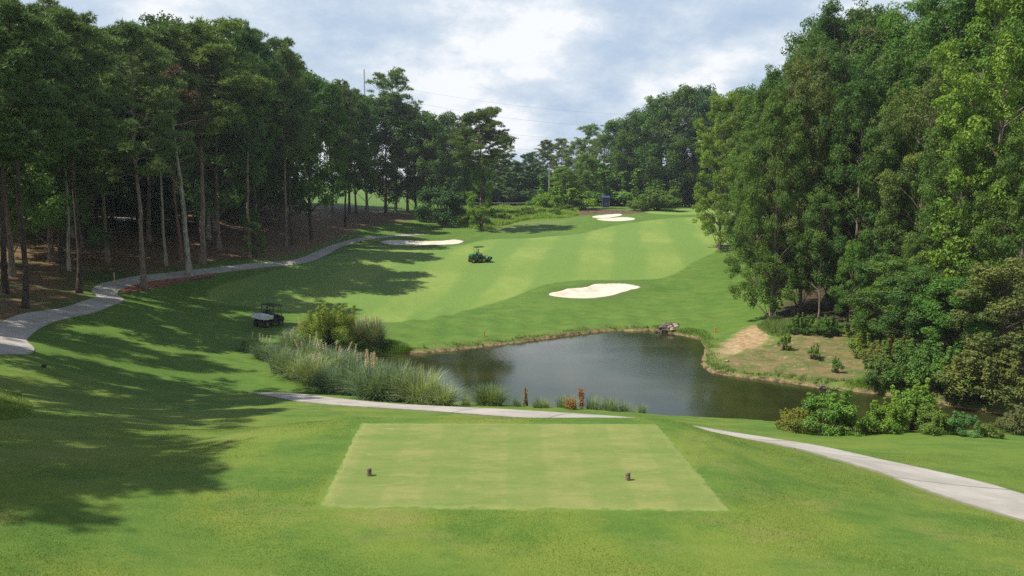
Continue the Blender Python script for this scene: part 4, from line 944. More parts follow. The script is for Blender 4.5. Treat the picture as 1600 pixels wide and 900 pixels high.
# ragged fringe round the pond
k = rg.integers(0, len(pond), 16000); nrm = np.roll(pond, -1, 0) - np.roll(pond, 1, 0); nrm = np.c_[nrm[:, 1], -nrm[:, 0]]; nrm /= np.linalg.norm(nrm, axis=1)[:, None]
if sdf(pond, (pond + nrm * 0.4)[:, 0], (pond + nrm * 0.4)[:, 1]).mean() < 0: nrm = -nrm
tt = rg.random(len(k))[:, None]; P = pond[k] * (1 - tt) + np.roll(pond, -1, 0)[k] * tt + nrm[k] * (0.32 + np.abs(rg.normal(0, 0.55, len(k))))[:, None] + rg.normal(0, 0.05, (len(k), 2))
keep = (np.sin(P[:, 0] * 1.3) + np.sin(P[:, 1] * 1.7 + P[:, 0] * 0.6)) > -0.7; P = P[keep]
grass_stuff('bank_fringe_grass', "ragged fringe of short grass along the pond's edge", P, rg.uniform(0.08, 0.30, len(P)), 0.03, (0.105, 0.160, 0.035), 9)

# ---- bushes on the right and the young plants on the bare bank
def bush(kind, px, d, ty, label, leaf, wide=1.0, group=None, sink=0.05):
    x = px_x(px, d, 3.5); z = float(H(x, d)); return tree(kind, (x, d, z - sink), top_height(px, ty, d, z), label, cat='bush', group=group, leaf=leaf, bark=B_DARK, wide=wide)
GB = "bushes on the near bank at the right"
for a in [('shrub2', 1245, 35.5, 640, "yellowish bush at the left end of the row above the right path", (0.190, 0.215, 0.045), 1.15),
          ('shrub0', 1292, 35.2, 612, "round bright bush, the tallest at the left of the row", (0.140, 0.255, 0.046), 1.15),
          ('shrub2', 1335, 35.0, 645, "low bush right of the tallest round one", (0.125, 0.235, 0.042), 1.2),
          ('shrub2', 1362, 35.2, 655, "smallest bush in the dip left of the reaching leafy shoots", (0.150, 0.235, 0.045), 1.2),
          ('shrub1', 1390, 35.6, 628, "bush with reaching leafy shoots in the middle of the row", (0.155, 0.270, 0.042), 1.0),
          ('shrub0', 1425, 36.5, 602, "tall bright bush in front of the overhanging trees", (0.155, 0.265, 0.044), 0.95),
          ('shrub1', 1462, 34.6, 640, "leafy bush third from the right end of the row", (0.135, 0.245, 0.046), 1.1),
          ('shrub0', 1502, 34.0, 645, "bluish-green bush second from the right end of the row", (0.100, 0.215, 0.070), 1.25),
          ('shrub2', 1545, 33.6, 662, "low bush at the right end of the row", (0.140, 0.215, 0.046), 1.2),
          ('shrub1', 1598, 36.0, 636, "weedy bush at the right edge above the path", (0.140, 0.165, 0.070), 1.0)]: bush(*a, group=GB)
front('young', 1225, 547, 522, "first young plant on the bare bank, nearest the dirt patch", leaf=G_LIGHT, bark=B_DARK, cat='young shrub', wide=1.0)
front('young', 1272, 562, 540, "second young plant on the bare bank, leaning with a long shadow", leaf=G_OAK2, bark=B_DARK, cat='young shrub', wide=1.1)
front('young', 1308, 583, 560, "third young plant on the bare bank, closest to the water", leaf=G_OAK2, bark=B_DARK, cat='young shrub', wide=0.9)
GU = "undergrowth at the foot of the right wood"
for px, by, ty, lf, lab in [(1255, 520, 492, G_OAK2, "dark low shrub at the back left of the bare bank"), (1292, 522, 495, G_OAK, "low shrub under the blue bar"), (1350, 540, 500, G_OAK2, "leafy shrub right of the reddish trunk"), (1370, 560, 515, G_LIGHT, "lighter shrub at the right end of the bare bank"),
                            (1395, 575, 525, G_OLIVE, "olive shrub above the bright bank grass"), (1425, 592, 535, G_OAK2, "shrub by the dark hollow under the right wood"), (1455, 605, 540, G_OAK, "dark shrub over the water, left of the hollow"), (1490, 612, 550, G_OAK2, "shrub on the far bank behind the tall bright bush"), (1380, 600, 560, G_OLIVE, "brownish scrub just above the pond's edge"), (1540, 625, 545, G_OLIVE, "scrub at the water by the right edge")]:
    front('shrub1', px, by, ty, lab, leaf=lf, bark=B_DARK, cat='shrub', group=GU, wide=1.15)

# ------------------------------------------------------------------ built things
class Part:
    def __init__(s): s.bm = bmesh.new(); s.mi = 0
    def _fin(s, vs, M):
        bmesh.ops.transform(s.bm, matrix=M, verts=vs)
        for v in vs:
            for f in v.link_faces: f.material_index = s.mi
    def box(s, c, size, rot=(0, 0, 0), bevel=0.0):
        g = bmesh.ops.create_cube(s.bm, size=1.0); vs = g['verts']
        bmesh.ops.scale(s.bm, vec=size, verts=vs)
        if bevel:
            es = list({e for v in vs for e in v.link_edges}); r = bmesh.ops.bevel(s.bm, geom=es, offset=bevel, segments=2, affect='EDGES', profile=0.6)
            vs = list({v for f in r['faces'] for v in f.verts} | {v for v in vs if v.is_valid})
        s._fin(vs, Matrix.Translation(c) @ Euler(rot).to_matrix().to_4x4()); return s
    def wedge(s, pts, x0, x1):
        """profile in the y-z plane pushed from x0 to x1"""
        a = [s.bm.verts.new((x0, y, z)) for y, z in pts]; b = [s.bm.verts.new((x1, y, z)) for y, z in pts]; n = len(pts)
        fs = [s.bm.faces.new(a), s.bm.faces.new(b[::-1])] + [s.bm.faces.new((a[i], b[i], b[(i + 1) % n], a[(i + 1) % n])) for i in range(n)]
        bmesh.ops.recalc_face_normals(s.bm, faces=fs)
        for f in fs: f.material_index = s.mi
        return s
    def cyl(s, p0, p1, r, r2=None, seg=16):
        p0, p1 = Vector(p0), Vector(p1); d = p1 - p0
        g = bmesh.ops.create_cone(s.bm, cap_ends=True, segments=seg, radius1=r, radius2=r if r2 is None else r2, depth=d.length)
        s._fin(g['verts'], Matrix.Translation((p0 + p1) / 2) @ d.to_track_quat('Z', 'Y').to_matrix().to_4x4()); return s
    def ball(s, c, r, sc=(1, 1, 1), sub=2):
        g = bmesh.ops.create_icosphere(s.bm, subdivisions=sub, radius=r); s._fin(g['verts'], Matrix.Translation(c) @ Matrix.Diagonal((*sc, 1))); return s
    def ring(s, c, R, r, axis='x', seg=20, a0=0.0, a1=2 * PI):
        pts = [Vector((0, math.cos(a), math.sin(a))) * R for a in np.linspace(a0, a1, seg)]
        for p, q in zip(pts, pts[1:]): s.cyl(Vector(c) + p, Vector(c) + q, r, seg=6)
        return s
    def out(s, name, mats, parent=None, smooth=False, **kw):
        me = bpy.data.meshes.new(name); s.bm.to_mesh(me); s.bm.free()
        for m in (mats if isinstance(mats, (list, tuple)) else [mats]): me.materials.append(m)
        if smooth: me.polygons.foreach_set('use_smooth', [True] * len(me.polygons))
        return link(name, me, parent, **kw)
K_BLACK = simple_mat("black_plastic", (0.018, 0.018, 0.020), (0.030, 0.030, 0.032), 4, 0.45); K_RUB = simple_mat("tyre_rubber", (0.014, 0.014, 0.014), (0.028, 0.026, 0.023), 8, 0.85)
K_ALU = simple_mat("galvanised_sheet", (0.66, 0.67, 0.68), (0.78, 0.79, 0.80), 3, 0.42, 0.15); K_STEEL = simple_mat("worn_steel", (0.30, 0.30, 0.30), (0.42, 0.41, 0.40), 9, 0.45, 0.7)
K_GREEN = simple_mat("mower_green_paint", (0.018, 0.105, 0.038), (0.026, 0.135, 0.050), 4, 0.32, 0, 0.5); K_YEL = simple_mat("yellow_plastic", (0.62, 0.45, 0.02), None, 1, 0.5)
K_SEAT = simple_mat("black_vinyl", (0.022, 0.022, 0.024), None, 1, 0.55); K_RED = simple_mat("stake_red", (0.52, 0.030, 0.020), (0.40, 0.022, 0.018), 8, 0.6); K_ORG = simple_mat("stake_orange", (0.62, 0.13, 0.035), None, 8, 0.6)
K_WOOD = simple_mat("weathered_wood", (0.15, 0.105, 0.070), (0.27, 0.20, 0.135), 14, 0.8, bump=0.4, bscale=60); K_WOODL = simple_mat("sawn_wood_top", (0.42, 0.31, 0.20), (0.52, 0.40, 0.27), 20, 0.8)
K_DARKW = simple_mat("burnt_groove", (0.012, 0.009, 0.007), None, 1, 0.9); K_GLASS = simple_mat("lamp_lens", (0.7, 0.1, 0.08), None, 1, 0.2)
K_SKIN = simple_mat("skin", (0.36, 0.20, 0.135), (0.42, 0.24, 0.165), 12, 0.6); K_NAVY = simple_mat("navy_cloth", (0.018, 0.024, 0.040), (0.028, 0.034, 0.052), 10, 0.85); K_GREY = simple_mat("grey_cloth", (0.36, 0.37, 0.36), (0.44, 0.45, 0.43), 10, 0.85)
K_KHAKI = simple_mat("khaki_cloth", (0.20, 0.165, 0.105), (0.25, 0.205, 0.135), 10, 0.85); K_HAIR = simple_mat("dark_hair", (0.015, 0.011, 0.009), None, 1, 0.7); K_BOOT = simple_mat("boot_leather", (0.035, 0.024, 0.016), None, 1, 0.6)

def seated_person(loc, rz, label, shirt, hands, capcol):
    """one skinned body sitting upright, hands forward on a wheel; origin at the seat"""
    bm = bmesh.new(); J = {}; lay = bm.verts.layers.skin.verify()
    def v(n, p, r, par=None):
        J[n] = bm.verts.new(p); J[n][lay].radius = (r, r * 0.92) if not isinstance(r, tuple) else r
        if par: bm.edges.new((J[par], J[n]))
    v('pel', (0, 0, 0.11), (0.155, 0.12)); J['pel'][lay].use_root = True
    v('belly', (0, 0.0, 0.27), (0.145, 0.11), 'pel'); v('chest', (0, -0.01, 0.44), (0.165, 0.115), 'belly'); v('neck0', (0, -0.005, 0.575), 0.062, 'chest'); v('neck', (0, 0.01, 0.635), 0.056, 'neck0')
    v('jaw', (0, 0.035, 0.69), (0.062, 0.07), 'neck'); v('head', (0, 0.02, 0.765), (0.078, 0.098), 'jaw'); v('crown', (0, 0.01, 0.835), (0.062, 0.075), 'head')
    for s, n in ((-1, 'l'), (1, 'r')):
        hx, hy, hz = hands[0 if s < 0 else 1]
        v(n + 'sh', (s * 0.185, -0.01, 0.52), 0.062, 'chest'); ex = (s * 0.245 + hx) / 2 + s * 0.05; v(n + 'el', (ex, hy * 0.42, 0.30), 0.043, n + 'sh')
        v(n + 'wr', (hx, hy - 0.07, hz - 0.01), 0.029, n + 'el'); v(n + 'palm', (hx, hy - 0.01, hz), (0.040, 0.022), n + 'wr')
        for k in range(4):
            o = (k - 1.5) * 0.021; L = [0.85, 1.0, 0.95, 0.75][k]
            v('%sf%d' % (n, k), (hx + o, hy + 0.045 * L, hz + 0.018), 0.0095, n + 'palm'); v('%sg%d' % (n, k), (hx + o, hy + 0.068 * L, hz - 0.012), 0.0085, '%sf%d' % (n, k))
        v(n + 'th', (hx - s * 0.045, hy + 0.005, hz - 0.005), 0.0105, n + 'palm'); v(n + 'th2', (hx - s * 0.050, hy + 0.035, hz - 0.018), 0.009, n + 'th')
        v(n + 'hip', (s * 0.095, 0.06, 0.10), 0.092, 'pel'); v(n + 'kn', (s * 0.15, 0.46, 0.125), 0.062, n + 'hip'); v(n + 'calf', (s * 0.15, 0.49, -0.08), 0.055, n + 'kn')
        v(n + 'an', (s * 0.15, 0.47, -0.30), 0.040, n + 'calf'); v(n + 'toe', (s * 0.16, 0.63, -0.345), (0.045, 0.032), n + 'an')
    me = bpy.data.meshes.new('person'); bm.to_mesh(me); bm.free(); o = link('person', me)
    o.modifiers.new('skin', 'SKIN').use_smooth_shade = True; sb = o.modifiers.new('sub', 'SUBSURF'); sb.levels = sb.render_levels = 1
    dg = bpy.context.evaluated_depsgraph_get(); m2 = bpy.data.meshes.new_from_object(o.evaluated_get(dg)); o.modifiers.clear(); o.data = m2; bpy.data.meshes.remove(me)
    m2.materials.clear()
    for m in (shirt, K_SKIN, K_KHAKI, K_BOOT): m2.materials.append(m)
    for p in m2.polygons:
        c = p.center; hand = any((c - Vector((h[0], h[1], h[2]))).length < 0.125 for h in hands)
        p.material_index = 1 if (c.z > 0.60 or hand) else 3 if c.z < -0.27 else 2 if (c.z < 0.13 and True) else 0
        p.use_smooth = True
    o.location = loc; o.rotation_euler = (0, 0, rz); tag(o, label, 'person')
    h = Part(); h.ball((0, -0.02, 0.79), 0.093, (0.92, 1.08, 0.95)); h.bm.verts.ensure_lookup_table()
    bmesh.ops.delete(h.bm, geom=[q for q in h.bm.verts if q.co.z < 0.76 and q.co.y > -0.01 or q.co.z < 0.70], context='VERTS'); h.out('hair', K_HAIR, o, True)
    c = Part(); c.ball((0, 0.0, 0.825), 0.097, (0.95, 1.12, 0.72)); bmesh.ops.delete(c.bm, geom=[q for q in c.bm.verts if q.co.z < 0.818], context='VERTS'); c.box((0, 0.135, 0.822), (0.13, 0.11, 0.012), (-0.15, 0, 0), 0.004); c.out('cap', capcol, o, False)
    f = Part(); f.ball((0, 0.128, 0.752), 0.016, (0.8, 1.2, 1.3), 1)
    for s in (-1, 1): f.ball((s * 0.088, 0.02, 0.755), 0.022, (0.45, 0.8, 1.25), 1)
    f.out('nose_and_ears', K_SKIN, o, True)
    e = Part()
    for s in (-1, 1): e.ball((s * 0.032, 0.104, 0.778), 0.010, (1.2, 0.7, 0.7), 1)
    e.box((0, 0.108, 0.705), (0.045, 0.010, 0.008)); e.out('eyes_and_mouth', K_HAIR, o, False)
    return o
def wheel(parent, c, R, w, rim_mat, name='wheel', rr=0.55):
    t = Part(); n = 28
    prof = [(-w/2, R*0.60), (-w/2, R*0.90), (-w*0.36, R), (w*0.36, R), (w/2, R*0.90), (w/2, R*0.60)]
    rings = [[t.bm.verts.new((x, math.cos(a) * q, math.sin(a) * q)) for a in np.arange(n) * 2 * PI / n] for x, q in prof]
    for A, B in zip(rings, rings[1:] + rings[:1]):
        for i in range(n): t.bm.faces.new((A[i], A[(i + 1) % n], B[(i + 1) % n], B[i]))
    for i in range(n):
        a = (i + 0.5) * 2 * PI / n; t.box((0, math.cos(a) * R, math.sin(a) * R), (w * 0.7, 0.02, 0.03), (a, 0, 0))
    bmesh.ops.recalc_face_normals(t.bm, faces=t.bm.faces[:])
    o = t.out(name, K_RUB, parent, loc=c)
    r = Part(); r.cyl((-w * 0.35, 0, 0), (w * 0.35, 0, 0), R * 0.61, seg=20); r.cyl((-w * 0.44, 0, 0), (w * 0.44, 0, 0), R * 0.16, seg=12); r.out('rim', rim_mat, o)
    return o
def slope_rot(o, rz, x, y, e=0.8):
    nx = -(float(H(x + e, y)) - float(H(x - e, y))) / (2 * e); ny = -(float(H(x, y + e)) - float(H(x, y - e))) / (2 * e)
    n = Vector((nx, ny, 1)).normalized(); q = Vector((0, 0, 1)).rotation_difference(n); o.rotation_mode = 'QUATERNION'; o.rotation_quaternion = q @ Euler((0, 0, rz)).to_quaternion(); return o.rotation_quaternion

# utility cart with a silver cargo bed
def utility_cart():
    p = hit(418, 509); rz = math.radians(-22); root = empty('utility_cart', p, "black utility cart with a silver cargo bed and flat roof parked by the pampas grass", 'utility cart')
    q = slope_rot(root, rz, p[0], p[1])
    b = Part(); b.box((0, 0.05, 0.42), (1.05, 2.55, 0.16), bevel=0.03); b.box((0, 0.25, 0.60), (1.36, 0.62, 0.30), bevel=0.05)
    b.wedge([(0.72, 0.36), (1.42, 0.36), (1.50, 0.52), (1.42, 0.80), (1.02, 0.98), (0.84, 0.98), (0.72, 0.60)], -0.66, 0.66)
    for s in (-1, 1):
        b.wedge([(0.62, 0.62), (0.72, 0.80), (1.30, 0.80), (1.48, 0.62), (1.40, 0.60), (1.22, 0.72), (0.80, 0.72), (0.70, 0.58)], s * 0.50, s * 0.73)
        b.box((s * 0.62, 0.60, 0.38), (0.20, 0.75, 0.06), bevel=0.01)
    b.out('body', K_BLACK, root)
    d = Part(); d.box((0, -0.82, 0.79), (1.42, 1.22, 0.05)); d.box((0, -1.425, 0.955), (1.42, 0.035, 0.29)); d.box((0, -0.205, 0.955), (1.42, 0.035, 0.29))
    for s in (-1, 1): d.box((s * 0.693, -0.815, 0.955), (0.035, 1.18, 0.29)); d.box((s * 0.70, -0.815, 1.105), (0.06, 1.24, 0.03))
    d.box((0, -1.435, 1.105), (1.46, 0.06, 0.03)); d.box((0, -1.445, 0.83), (1.42, 0.02, 0.035)); d.box((0, -1.445, 0.96), (1.30, 0.015, 0.02))
    d.out('cargo_bed', K_ALU, root)
    s_ = Part(); s_.box((0, 0.15, 0.83), (1.25, 0.50, 0.13), bevel=0.04); s_.box((0, -0.09, 1.06), (1.25, 0.11, 0.42), (0.12, 0, 0), 0.04); s_.out('seat', K_SEAT, root)
    r = Part(); r.box((0, 0.35, 1.925), (1.42, 1.42, 0.055), bevel=0.02); r.box((0, 0.35, 1.96), (1.15, 1.15, 0.03), bevel=0.01); r.out('roof', K_BLACK, root)
    f = Part()
    for s in (-1, 1):
        f.cyl((s * 0.65, -0.16, 0.5), (s * 0.65, -0.22, 1.90), 0.024); f.cyl((s * 0.65, 1.10, 0.88), (s * 0.63, 0.72, 1.90), 0.024); f.cyl((s * 0.65, 0.50, 0.60), (s * 0.65, 0.48, 1.90), 0.018)
    f.cyl((-0.65, -0.20, 1.45), (0.65, -0.20, 1.45), 0.018); f.out('roof_frame', K_BLACK, root)
    st = Part(); st.cyl((-0.30, 0.86, 0.86), (-0.30, 0.62, 1.10), 0.02); wr = Part(); wr.ring((0, 0, 0), 0.17, 0.014); 
    st.out('steering_column', K_BLACK, root); so = wr.out('steering_wheel', K_BLACK, root, loc=(-0.30, 0.60, 1.12)); so.rotation_euler = (0, math.radians(0), math.radians(90)); so.rotation_euler = (math.radians(0), math.radians(50), math.radians(90))
    for s in (-1, 1): wheel(root, (s * 0.60, -0.88, 0.30), 0.30, 0.24, K_STEEL); wheel(root, (s * 0.60, 1.08, 0.28), 0.28, 0.22, K_STEEL)
    for s in (-1, 1):
        l = Part(); l.box((s * 0.62, -1.46, 0.70), (0.12, 0.03, 0.07), bevel=0.01); l.out('tail_light', K_GLASS, root)
    off = q @ Vector((-0.30, 0.08, 0.86)); per = seated_person((p[0] + off.x, p[1] + off.y, p[2] + off.z), rz, "person in dark clothes and cap sitting at the wheel of the utility cart", K_NAVY, ((-0.13, 0.46, 0.30), (0.13, 0.46, 0.30)), K_HAIR)
    per.rotation_mode = 'QUATERNION'; per.rotation_quaternion = q
utility_cart()
def mower():
    p = hit(747, 409.5); rz = math.radians(-62); root = empty('fairway_mower', p, "green ride-on fairway mower with a canopy working on the fairway", 'mower')
    q = slope_rot(root, rz, p[0], p[1])
    b = Part(); b.box((0, -0.10, 0.52), (0.62, 2.0, 0.16), bevel=0.03); b.box((0, 0.62, 0.55), (1.05, 0.34, 0.10), bevel=0.03); b.box((0, 0.62, 0.70), (0.9, 0.5, 0.05), bevel=0.02)
    for s in (-1, 1): b.wedge([(0.22, 0.70), (0.35, 0.90), (0.62, 0.92), (0.85, 0.84), (0.95, 0.72), (0.85, 0.74), (0.60, 0.85), (0.36, 0.82)], s * 0.50, s * 0.78)
    b.out('chassis', K_GREEN, root)
    h = Part(); h.wedge([(-1.32, 0.62), (-1.30, 0.98), (-1.15, 1.16), (-0.42, 1.24), (-0.34, 1.18), (-0.34, 0.60)], -0.46, 0.46); bmesh.ops.bevel(h.bm, geom=h.bm.edges[:], offset=0.045, segments=2, affect='EDGES')
    ho = h.out('engine_hood', K_GREEN, root); g = Part()
    for k in range(5): g.box((0, -1.335, 0.70 + k * 0.055), (0.66, 0.02, 0.022))
    g.out('grille', K_BLACK, ho)
    s_ = Part(); s_.box((0, 0.06, 0.92), (0.50, 0.46, 0.12), bevel=0.04); s_.box((0, -0.19, 1.17), (0.48, 0.11, 0.48), (0.14, 0, 0), 0.04); s_.out('seat', K_SEAT, root)
    for s in (-1, 1):
        f = Part(); f.box((s * 0.44, 0.0, 1.02), (0.22, 0.62, 0.26), bevel=0.05); f.out('fender', K_GREEN, root)
    f = Part()
    for s in (-1, 1): f.cyl((s * 0.44, -0.40, 0.6), (s * 0.44, -0.46, 2.12), 0.026)
    f.cyl((-0.44, -0.46, 2.10), (0.44, -0.46, 2.10), 0.024); f.cyl((-0.44, -0.43, 1.55), (0.44, -0.43, 1.55), 0.02)
    f.cyl((-0.40, -0.44, 2.12), (-0.40, 0.62, 2.14), 0.018); f.cyl((0.40, -0.44, 2.12), (0.40, 0.62, 2.14), 0.018); f.out('roll_bar', K_BLACK, root)
    c = Part(); c.box((0, 0.10, 2.19), (1.10, 1.36, 0.06), (0.02, 0, 0), 0.025); c.box((0, 0.10, 2.225), (0.85, 1.10, 0.03), (0.02, 0, 0), 0.012); c.out('canopy', K_GREEN, root)
    st = Part(); st.cyl((0, 0.78, 0.72), (0, 0.56, 1.14), 0.03); st.out('steering_column', K_BLACK, root)
    w = Part(); w.ring((0, 0, 0), 0.18, 0.014); so = w.out('steering_wheel', K_BLACK, root, loc=(0, 0.54, 1.17)); so.rotation_euler = (0, math.radians(55), math.radians(90))
    for s in (-1, 1): wheel(root, (s * 0.66, 0.56, 0.37), 0.37, 0.32, K_YEL); wheel(root, (s * 0.50, -1.00, 0.29), 0.29, 0.24, K_YEL)
    def reel(x, y, z=0.17, tilt=0.0):
        r = Part(); r.cyl((-0.33, 0, 0), (0.33, 0, 0), 0.10, seg=14)
        for k in range(8):
            a = k * PI / 4; r.box((0, math.cos(a) * 0.115, math.sin(a) * 0.115), (0.66, 0.012, 0.05), (a, 0, 0))
        for s in (-1, 1): r.box((s * 0.35, 0.0, 0.02), (0.03, 0.44, 0.24), bevel=0.01)
        r.cyl((-0.34, -0.20, -0.09), (0.34, -0.20, -0.09), 0.055, seg=12); r.cyl((-0.34, 0.20, -0.09), (0.34, 0.20, -0.09), 0.04, seg=12)
        o = r.out('reel_unit', K_BLACK, root, loc=(x, y, z)); o.rotation_euler = (tilt, 0, 0)
        b = Part(); b.wedge([(0.20, -0.06), (0.52, -0.02), (0.56, 0.20), (0.30, 0.30), (0.10, 0.16), (0.12, 0.13), (0.30, 0.26), (0.53, 0.17), (0.49, 0.01), (0.20, -0.03)], -0.33, 0.33); b.out('basket', K_GREEN, o)
        a = Part(); a.cyl((0, 0, 0.10), (-x * 0.35, -0.42 if y > 0.9 else 0.3, 0.34), 0.028); a.out('lift_arm', K_STEEL, o)
    reel(0, 1.25); reel(-0.88, 1.22); reel(0.88, 1.22, 0.36, 0.55); reel(-0.55, -0.22); reel(0.55, -0.22)
    hs = Part(); hs.ring((0.45, 1.02, 0.62), 0.30, 0.018, a0=0.2, a1=PI * 1.1); hs.ring((0.72, 1.00, 0.60), 0.34, 0.018, a0=0.1, a1=PI * 1.05); hs.ring((-0.45, 1.02, 0.60), 0.28, 0.018, a0=0.2, a1=PI * 1.1); hs.out('hydraulic_hoses', K_BLACK, root)
    off = q @ Vector((0, 0.02, 0.95)); per = seated_person((p[0] + off.x, p[1] + off.y, p[2] + off.z), rz, "person in a grey shirt driving the green mower under its canopy", K_GREY, ((-0.14, 0.44, 0.28), (0.14, 0.44, 0.28)), K_HAIR)
    per.rotation_mode = 'QUATERNION'; per.rotation_quaternion = q
mower()
def tee_marker(px, by, label, rz):
    p = hit(px, by); x, y = p[0], p[1]; root = empty('tee_marker', (x, y, TZ + 0.012), label, 'tee marker', "wooden tee markers on the tee box", rz)
    b = Part(); b.cyl((0, 0, -0.03), (0, 0, 0.125), 0.060, 0.058, 20); b.out('post', K_WOOD, root)
    g = Part(); g.cyl((0, 0, 0.125), (0, 0, 0.142), 0.0545, 0.0545, 20); g.out('groove_band', K_DARKW, root)
    t = Part(); t.cyl((0, 0, 0.142), (0, 0, 0.190), 0.058, 0.056, 20); t.cyl((0, 0, 0.190), (0, 0, 0.205), 0.056, 0.034, 20); t.out('rounded_top', K_WOOD, root)
tee_marker(577, 744, "left of the two short wooden tee markers", 0.3); tee_marker(981, 751, "right of the two short wooden tee markers", 1.2)
def stake(px, by, mat, label, h=0.75, r=0.03, d=None, cat='stake', name='hazard_stake'):
    p = hit(px, by); root = empty(name, p, label, cat); s = Part(); s.box((0, 0, h / 2 - 0.1), (2 * r, 2 * r, h + 0.2), bevel=r * 0.2); s.out('post', mat, root); t = Part(); t.cyl((0, 0, h), (0, 0, h + r * 1.2), r * 1.1, r * 0.35, 4); t.out('tip', mat, root)
stake(529, 614, K_RED, "red hazard stake in front of the dark pampas grass", 0.55, 0.05)
stake(757, 526, K_ORG, "orange-red stake on the fairway side of the pond", 0.50, 0.045)
stake(1118, 520, K_ORG, "orange-red stake near the rock pile at the pond's corner", 0.48, 0.05)
stake(179, 441, K_WOODL, "thin pale wooden post beside the S bend of the path", 0.95, 0.045, name='marker_post', cat='post')
def small_box():
    p = hit(69, 574); root = empty('irrigation_head', p, "small black irrigation box on the lawn at the left", 'irrigation box'); b = Part(); b.box((0, 0, 0.07), (0.20, 0.16, 0.14), bevel=0.02); b.out('housing', K_BLACK, root); c = Part(); c.cyl((0, 0, 0.14), (0, 0, 0.17), 0.06, 0.05, 12); c.out('lid', K_BLACK, root)
small_box()
# poles, wires, rail, cabin, bar, rocks
K_POLE = simple_mat("weathered_pole", (0.30, 0.27, 0.235), (0.40, 0.365, 0.32), 4, 0.85); K_PALE = simple_mat("pale_paint", (0.62, 0.62, 0.58), None, 2, 0.6); K_WIRE = simple_mat("wire", (0.30, 0.32, 0.34), None, 1, 0.6)
def pole(px, d, ty, label, r=0.16, arms=(), mat=None, cat='utility pole', name='utility_pole'):
    x = px_x(px, d, 10); z = float(H(x, d)); h = top_height(px, ty, d, z); root = empty(name, (x, d, z), label, cat); s = Part(); s.cyl((0, 0, -1), (0, 0, h), r, r * 0.7, 14); s.out('shaft', mat or K_POLE, root)
    for a in arms: t = Part(); t.box((0, 0, h - a), (2.4, 0.12, 0.14), bevel=0.02); [t.cyl((q, 0, h - a + 0.07), (q, 0, h - a + 0.28), 0.05, 0.04, 8) for q in (-1.05, -0.4, 0.4, 1.05)]; t.out('crossarm', mat or K_POLE, root)
    return np.array([x, d, z + h])
pA = pole(573, 245, 108, "tall slender utility pole rising behind the left wood's far end", 0.20)
pB = pole(1014, 262, 148, "thin mast above the dark trees by the green", 0.17)
pole(858, 226, 258, "short utility pole standing in the bright shrubs", 0.17); pole(853.5, 240, 282, "thinner pole just left of the short utility pole", 0.10)
pole(918.5, 212, 302, "pale lamp-like post left of the blue cabin", 0.20, mat=K_PALE, cat='post', name='pale_post')
for i, (a, b, sag, lab) in enumerate([(3.0, 6.0, 2.0, "highest of the power lines crossing the sky gap"), (6.0, 9.5, 2.6, "second power line from the top"), (10.5, 13, 3.2, "third power line from the top"), (14.0, 17.5, 3.2, "lowest power line, partly behind the trees")]):
    t = np.linspace(0, 1, 41)[:, None]; P = (pA - [0, 0, a]) * (1 - t) + (pB - [0, 0, b]) * t; P[:, 2] -= (4 * sag * t * (1 - t))[:, 0]
    V, F = tubes([(P, np.full(41, 0.020))], 5); tag(link('power_line', mesh_np('power_line', V, F, K_WIRE)), lab, 'power line', "power lines across the sky")
K_DULL = simple_mat('dull_galvanised', (0.16, 0.17, 0.16), None, 1, 0.7)
def guard_rail():
    A = at(738, 320, 226); B = at(842, 320, 226); root = empty('guard_rail', (A[0], 226, float(H(A[0], 226))), "low pale guard rail at the top of the meadow bank", 'guard rail'); n = 9
    P = [np.array([A[0] + (B[0] - A[0]) * i / n, 226, 0]) for i in range(n + 1)]
    for p in P: s = Part(); z = float(H(p[0], 226)) - root.location.z; s.box((p[0] - A[0], 0, z + 0.45), (0.14, 0.14, 1.0)); s.out('post', K_DULL, root)
    r = Part()
    for p, q in zip(P, P[1:]):
        z0 = float(H(p[0], 226)) - root.location.z; z1 = float(H(q[0], 226)) - root.location.z; r.cyl((p[0] - A[0], -0.10, z0 + 0.8), (q[0] - A[0], -0.10, z1 + 0.8), 0.10, seg=8)
    r.out('rail', K_DULL, root)
guard_rail()
def cabin():
    d = 218; x = px_x(946, d, 8); z = float(H(x, d)); root = empty('blue_cabin', (x, d, z), "small blue cabin with pale corner posts under the trees behind the far bunkers", 'cabin')
    K = simple_mat("cabin_blue", (0.030, 0.048, 0.12), (0.04, 0.062, 0.15), 2, 0.6); b = Part(); b.box((0, 0, 1.25), (1.7, 1.7, 2.5), bevel=0.04); b.out('walls', K, root)
    r = Part(); r.wedge([(-1.05, 2.5), (1.05, 2.5), (0.85, 2.78), (0, 2.95), (-0.85, 2.78)], -1.0, 1.0); r.out('roof', K, root)
    w = Part(); w.box((0, -0.862, 1.10), (0.85, 0.03, 1.95), bevel=0.01); dr = w.out('door', K, root); k = Part(); k.box((0.32, -0.89, 1.1), (0.05, 0.03, 0.16)); k.out('handle', K_PALE, dr)
    for s in (-1, 1): c = Part(); c.box((s * 0.92, -0.92, 1.25), (0.10, 0.10, 2.5)); c.out('corner_post', K_DULL, root)
cabin()
def bar():
    d = 84; x = px_x(1307, d, 3); z = float(H(x, d)); root = empty('blue_bar', (x, d, z), "pale blue horizontal bar on two stubs in the shade of the right wood", 'bar'); K = simple_mat("bar_blue", (0.10, 0.17, 0.42), (0.2, 0.28, 0.55), 3, 0.5); h = top_height(1307, 491, d, z)
    b = Part(); b.cyl((-0.65, 0, h), (0.75, 0, h - 0.10), 0.075, seg=10); b.out('rail', K, root)
    for s in (-0.5, 0.55): c = Part(); c.cyl((s, 0, -0.1), (s, 0, h - 0.02), 0.03, seg=8); c.out('leg', K_BLACK, root)
bar()
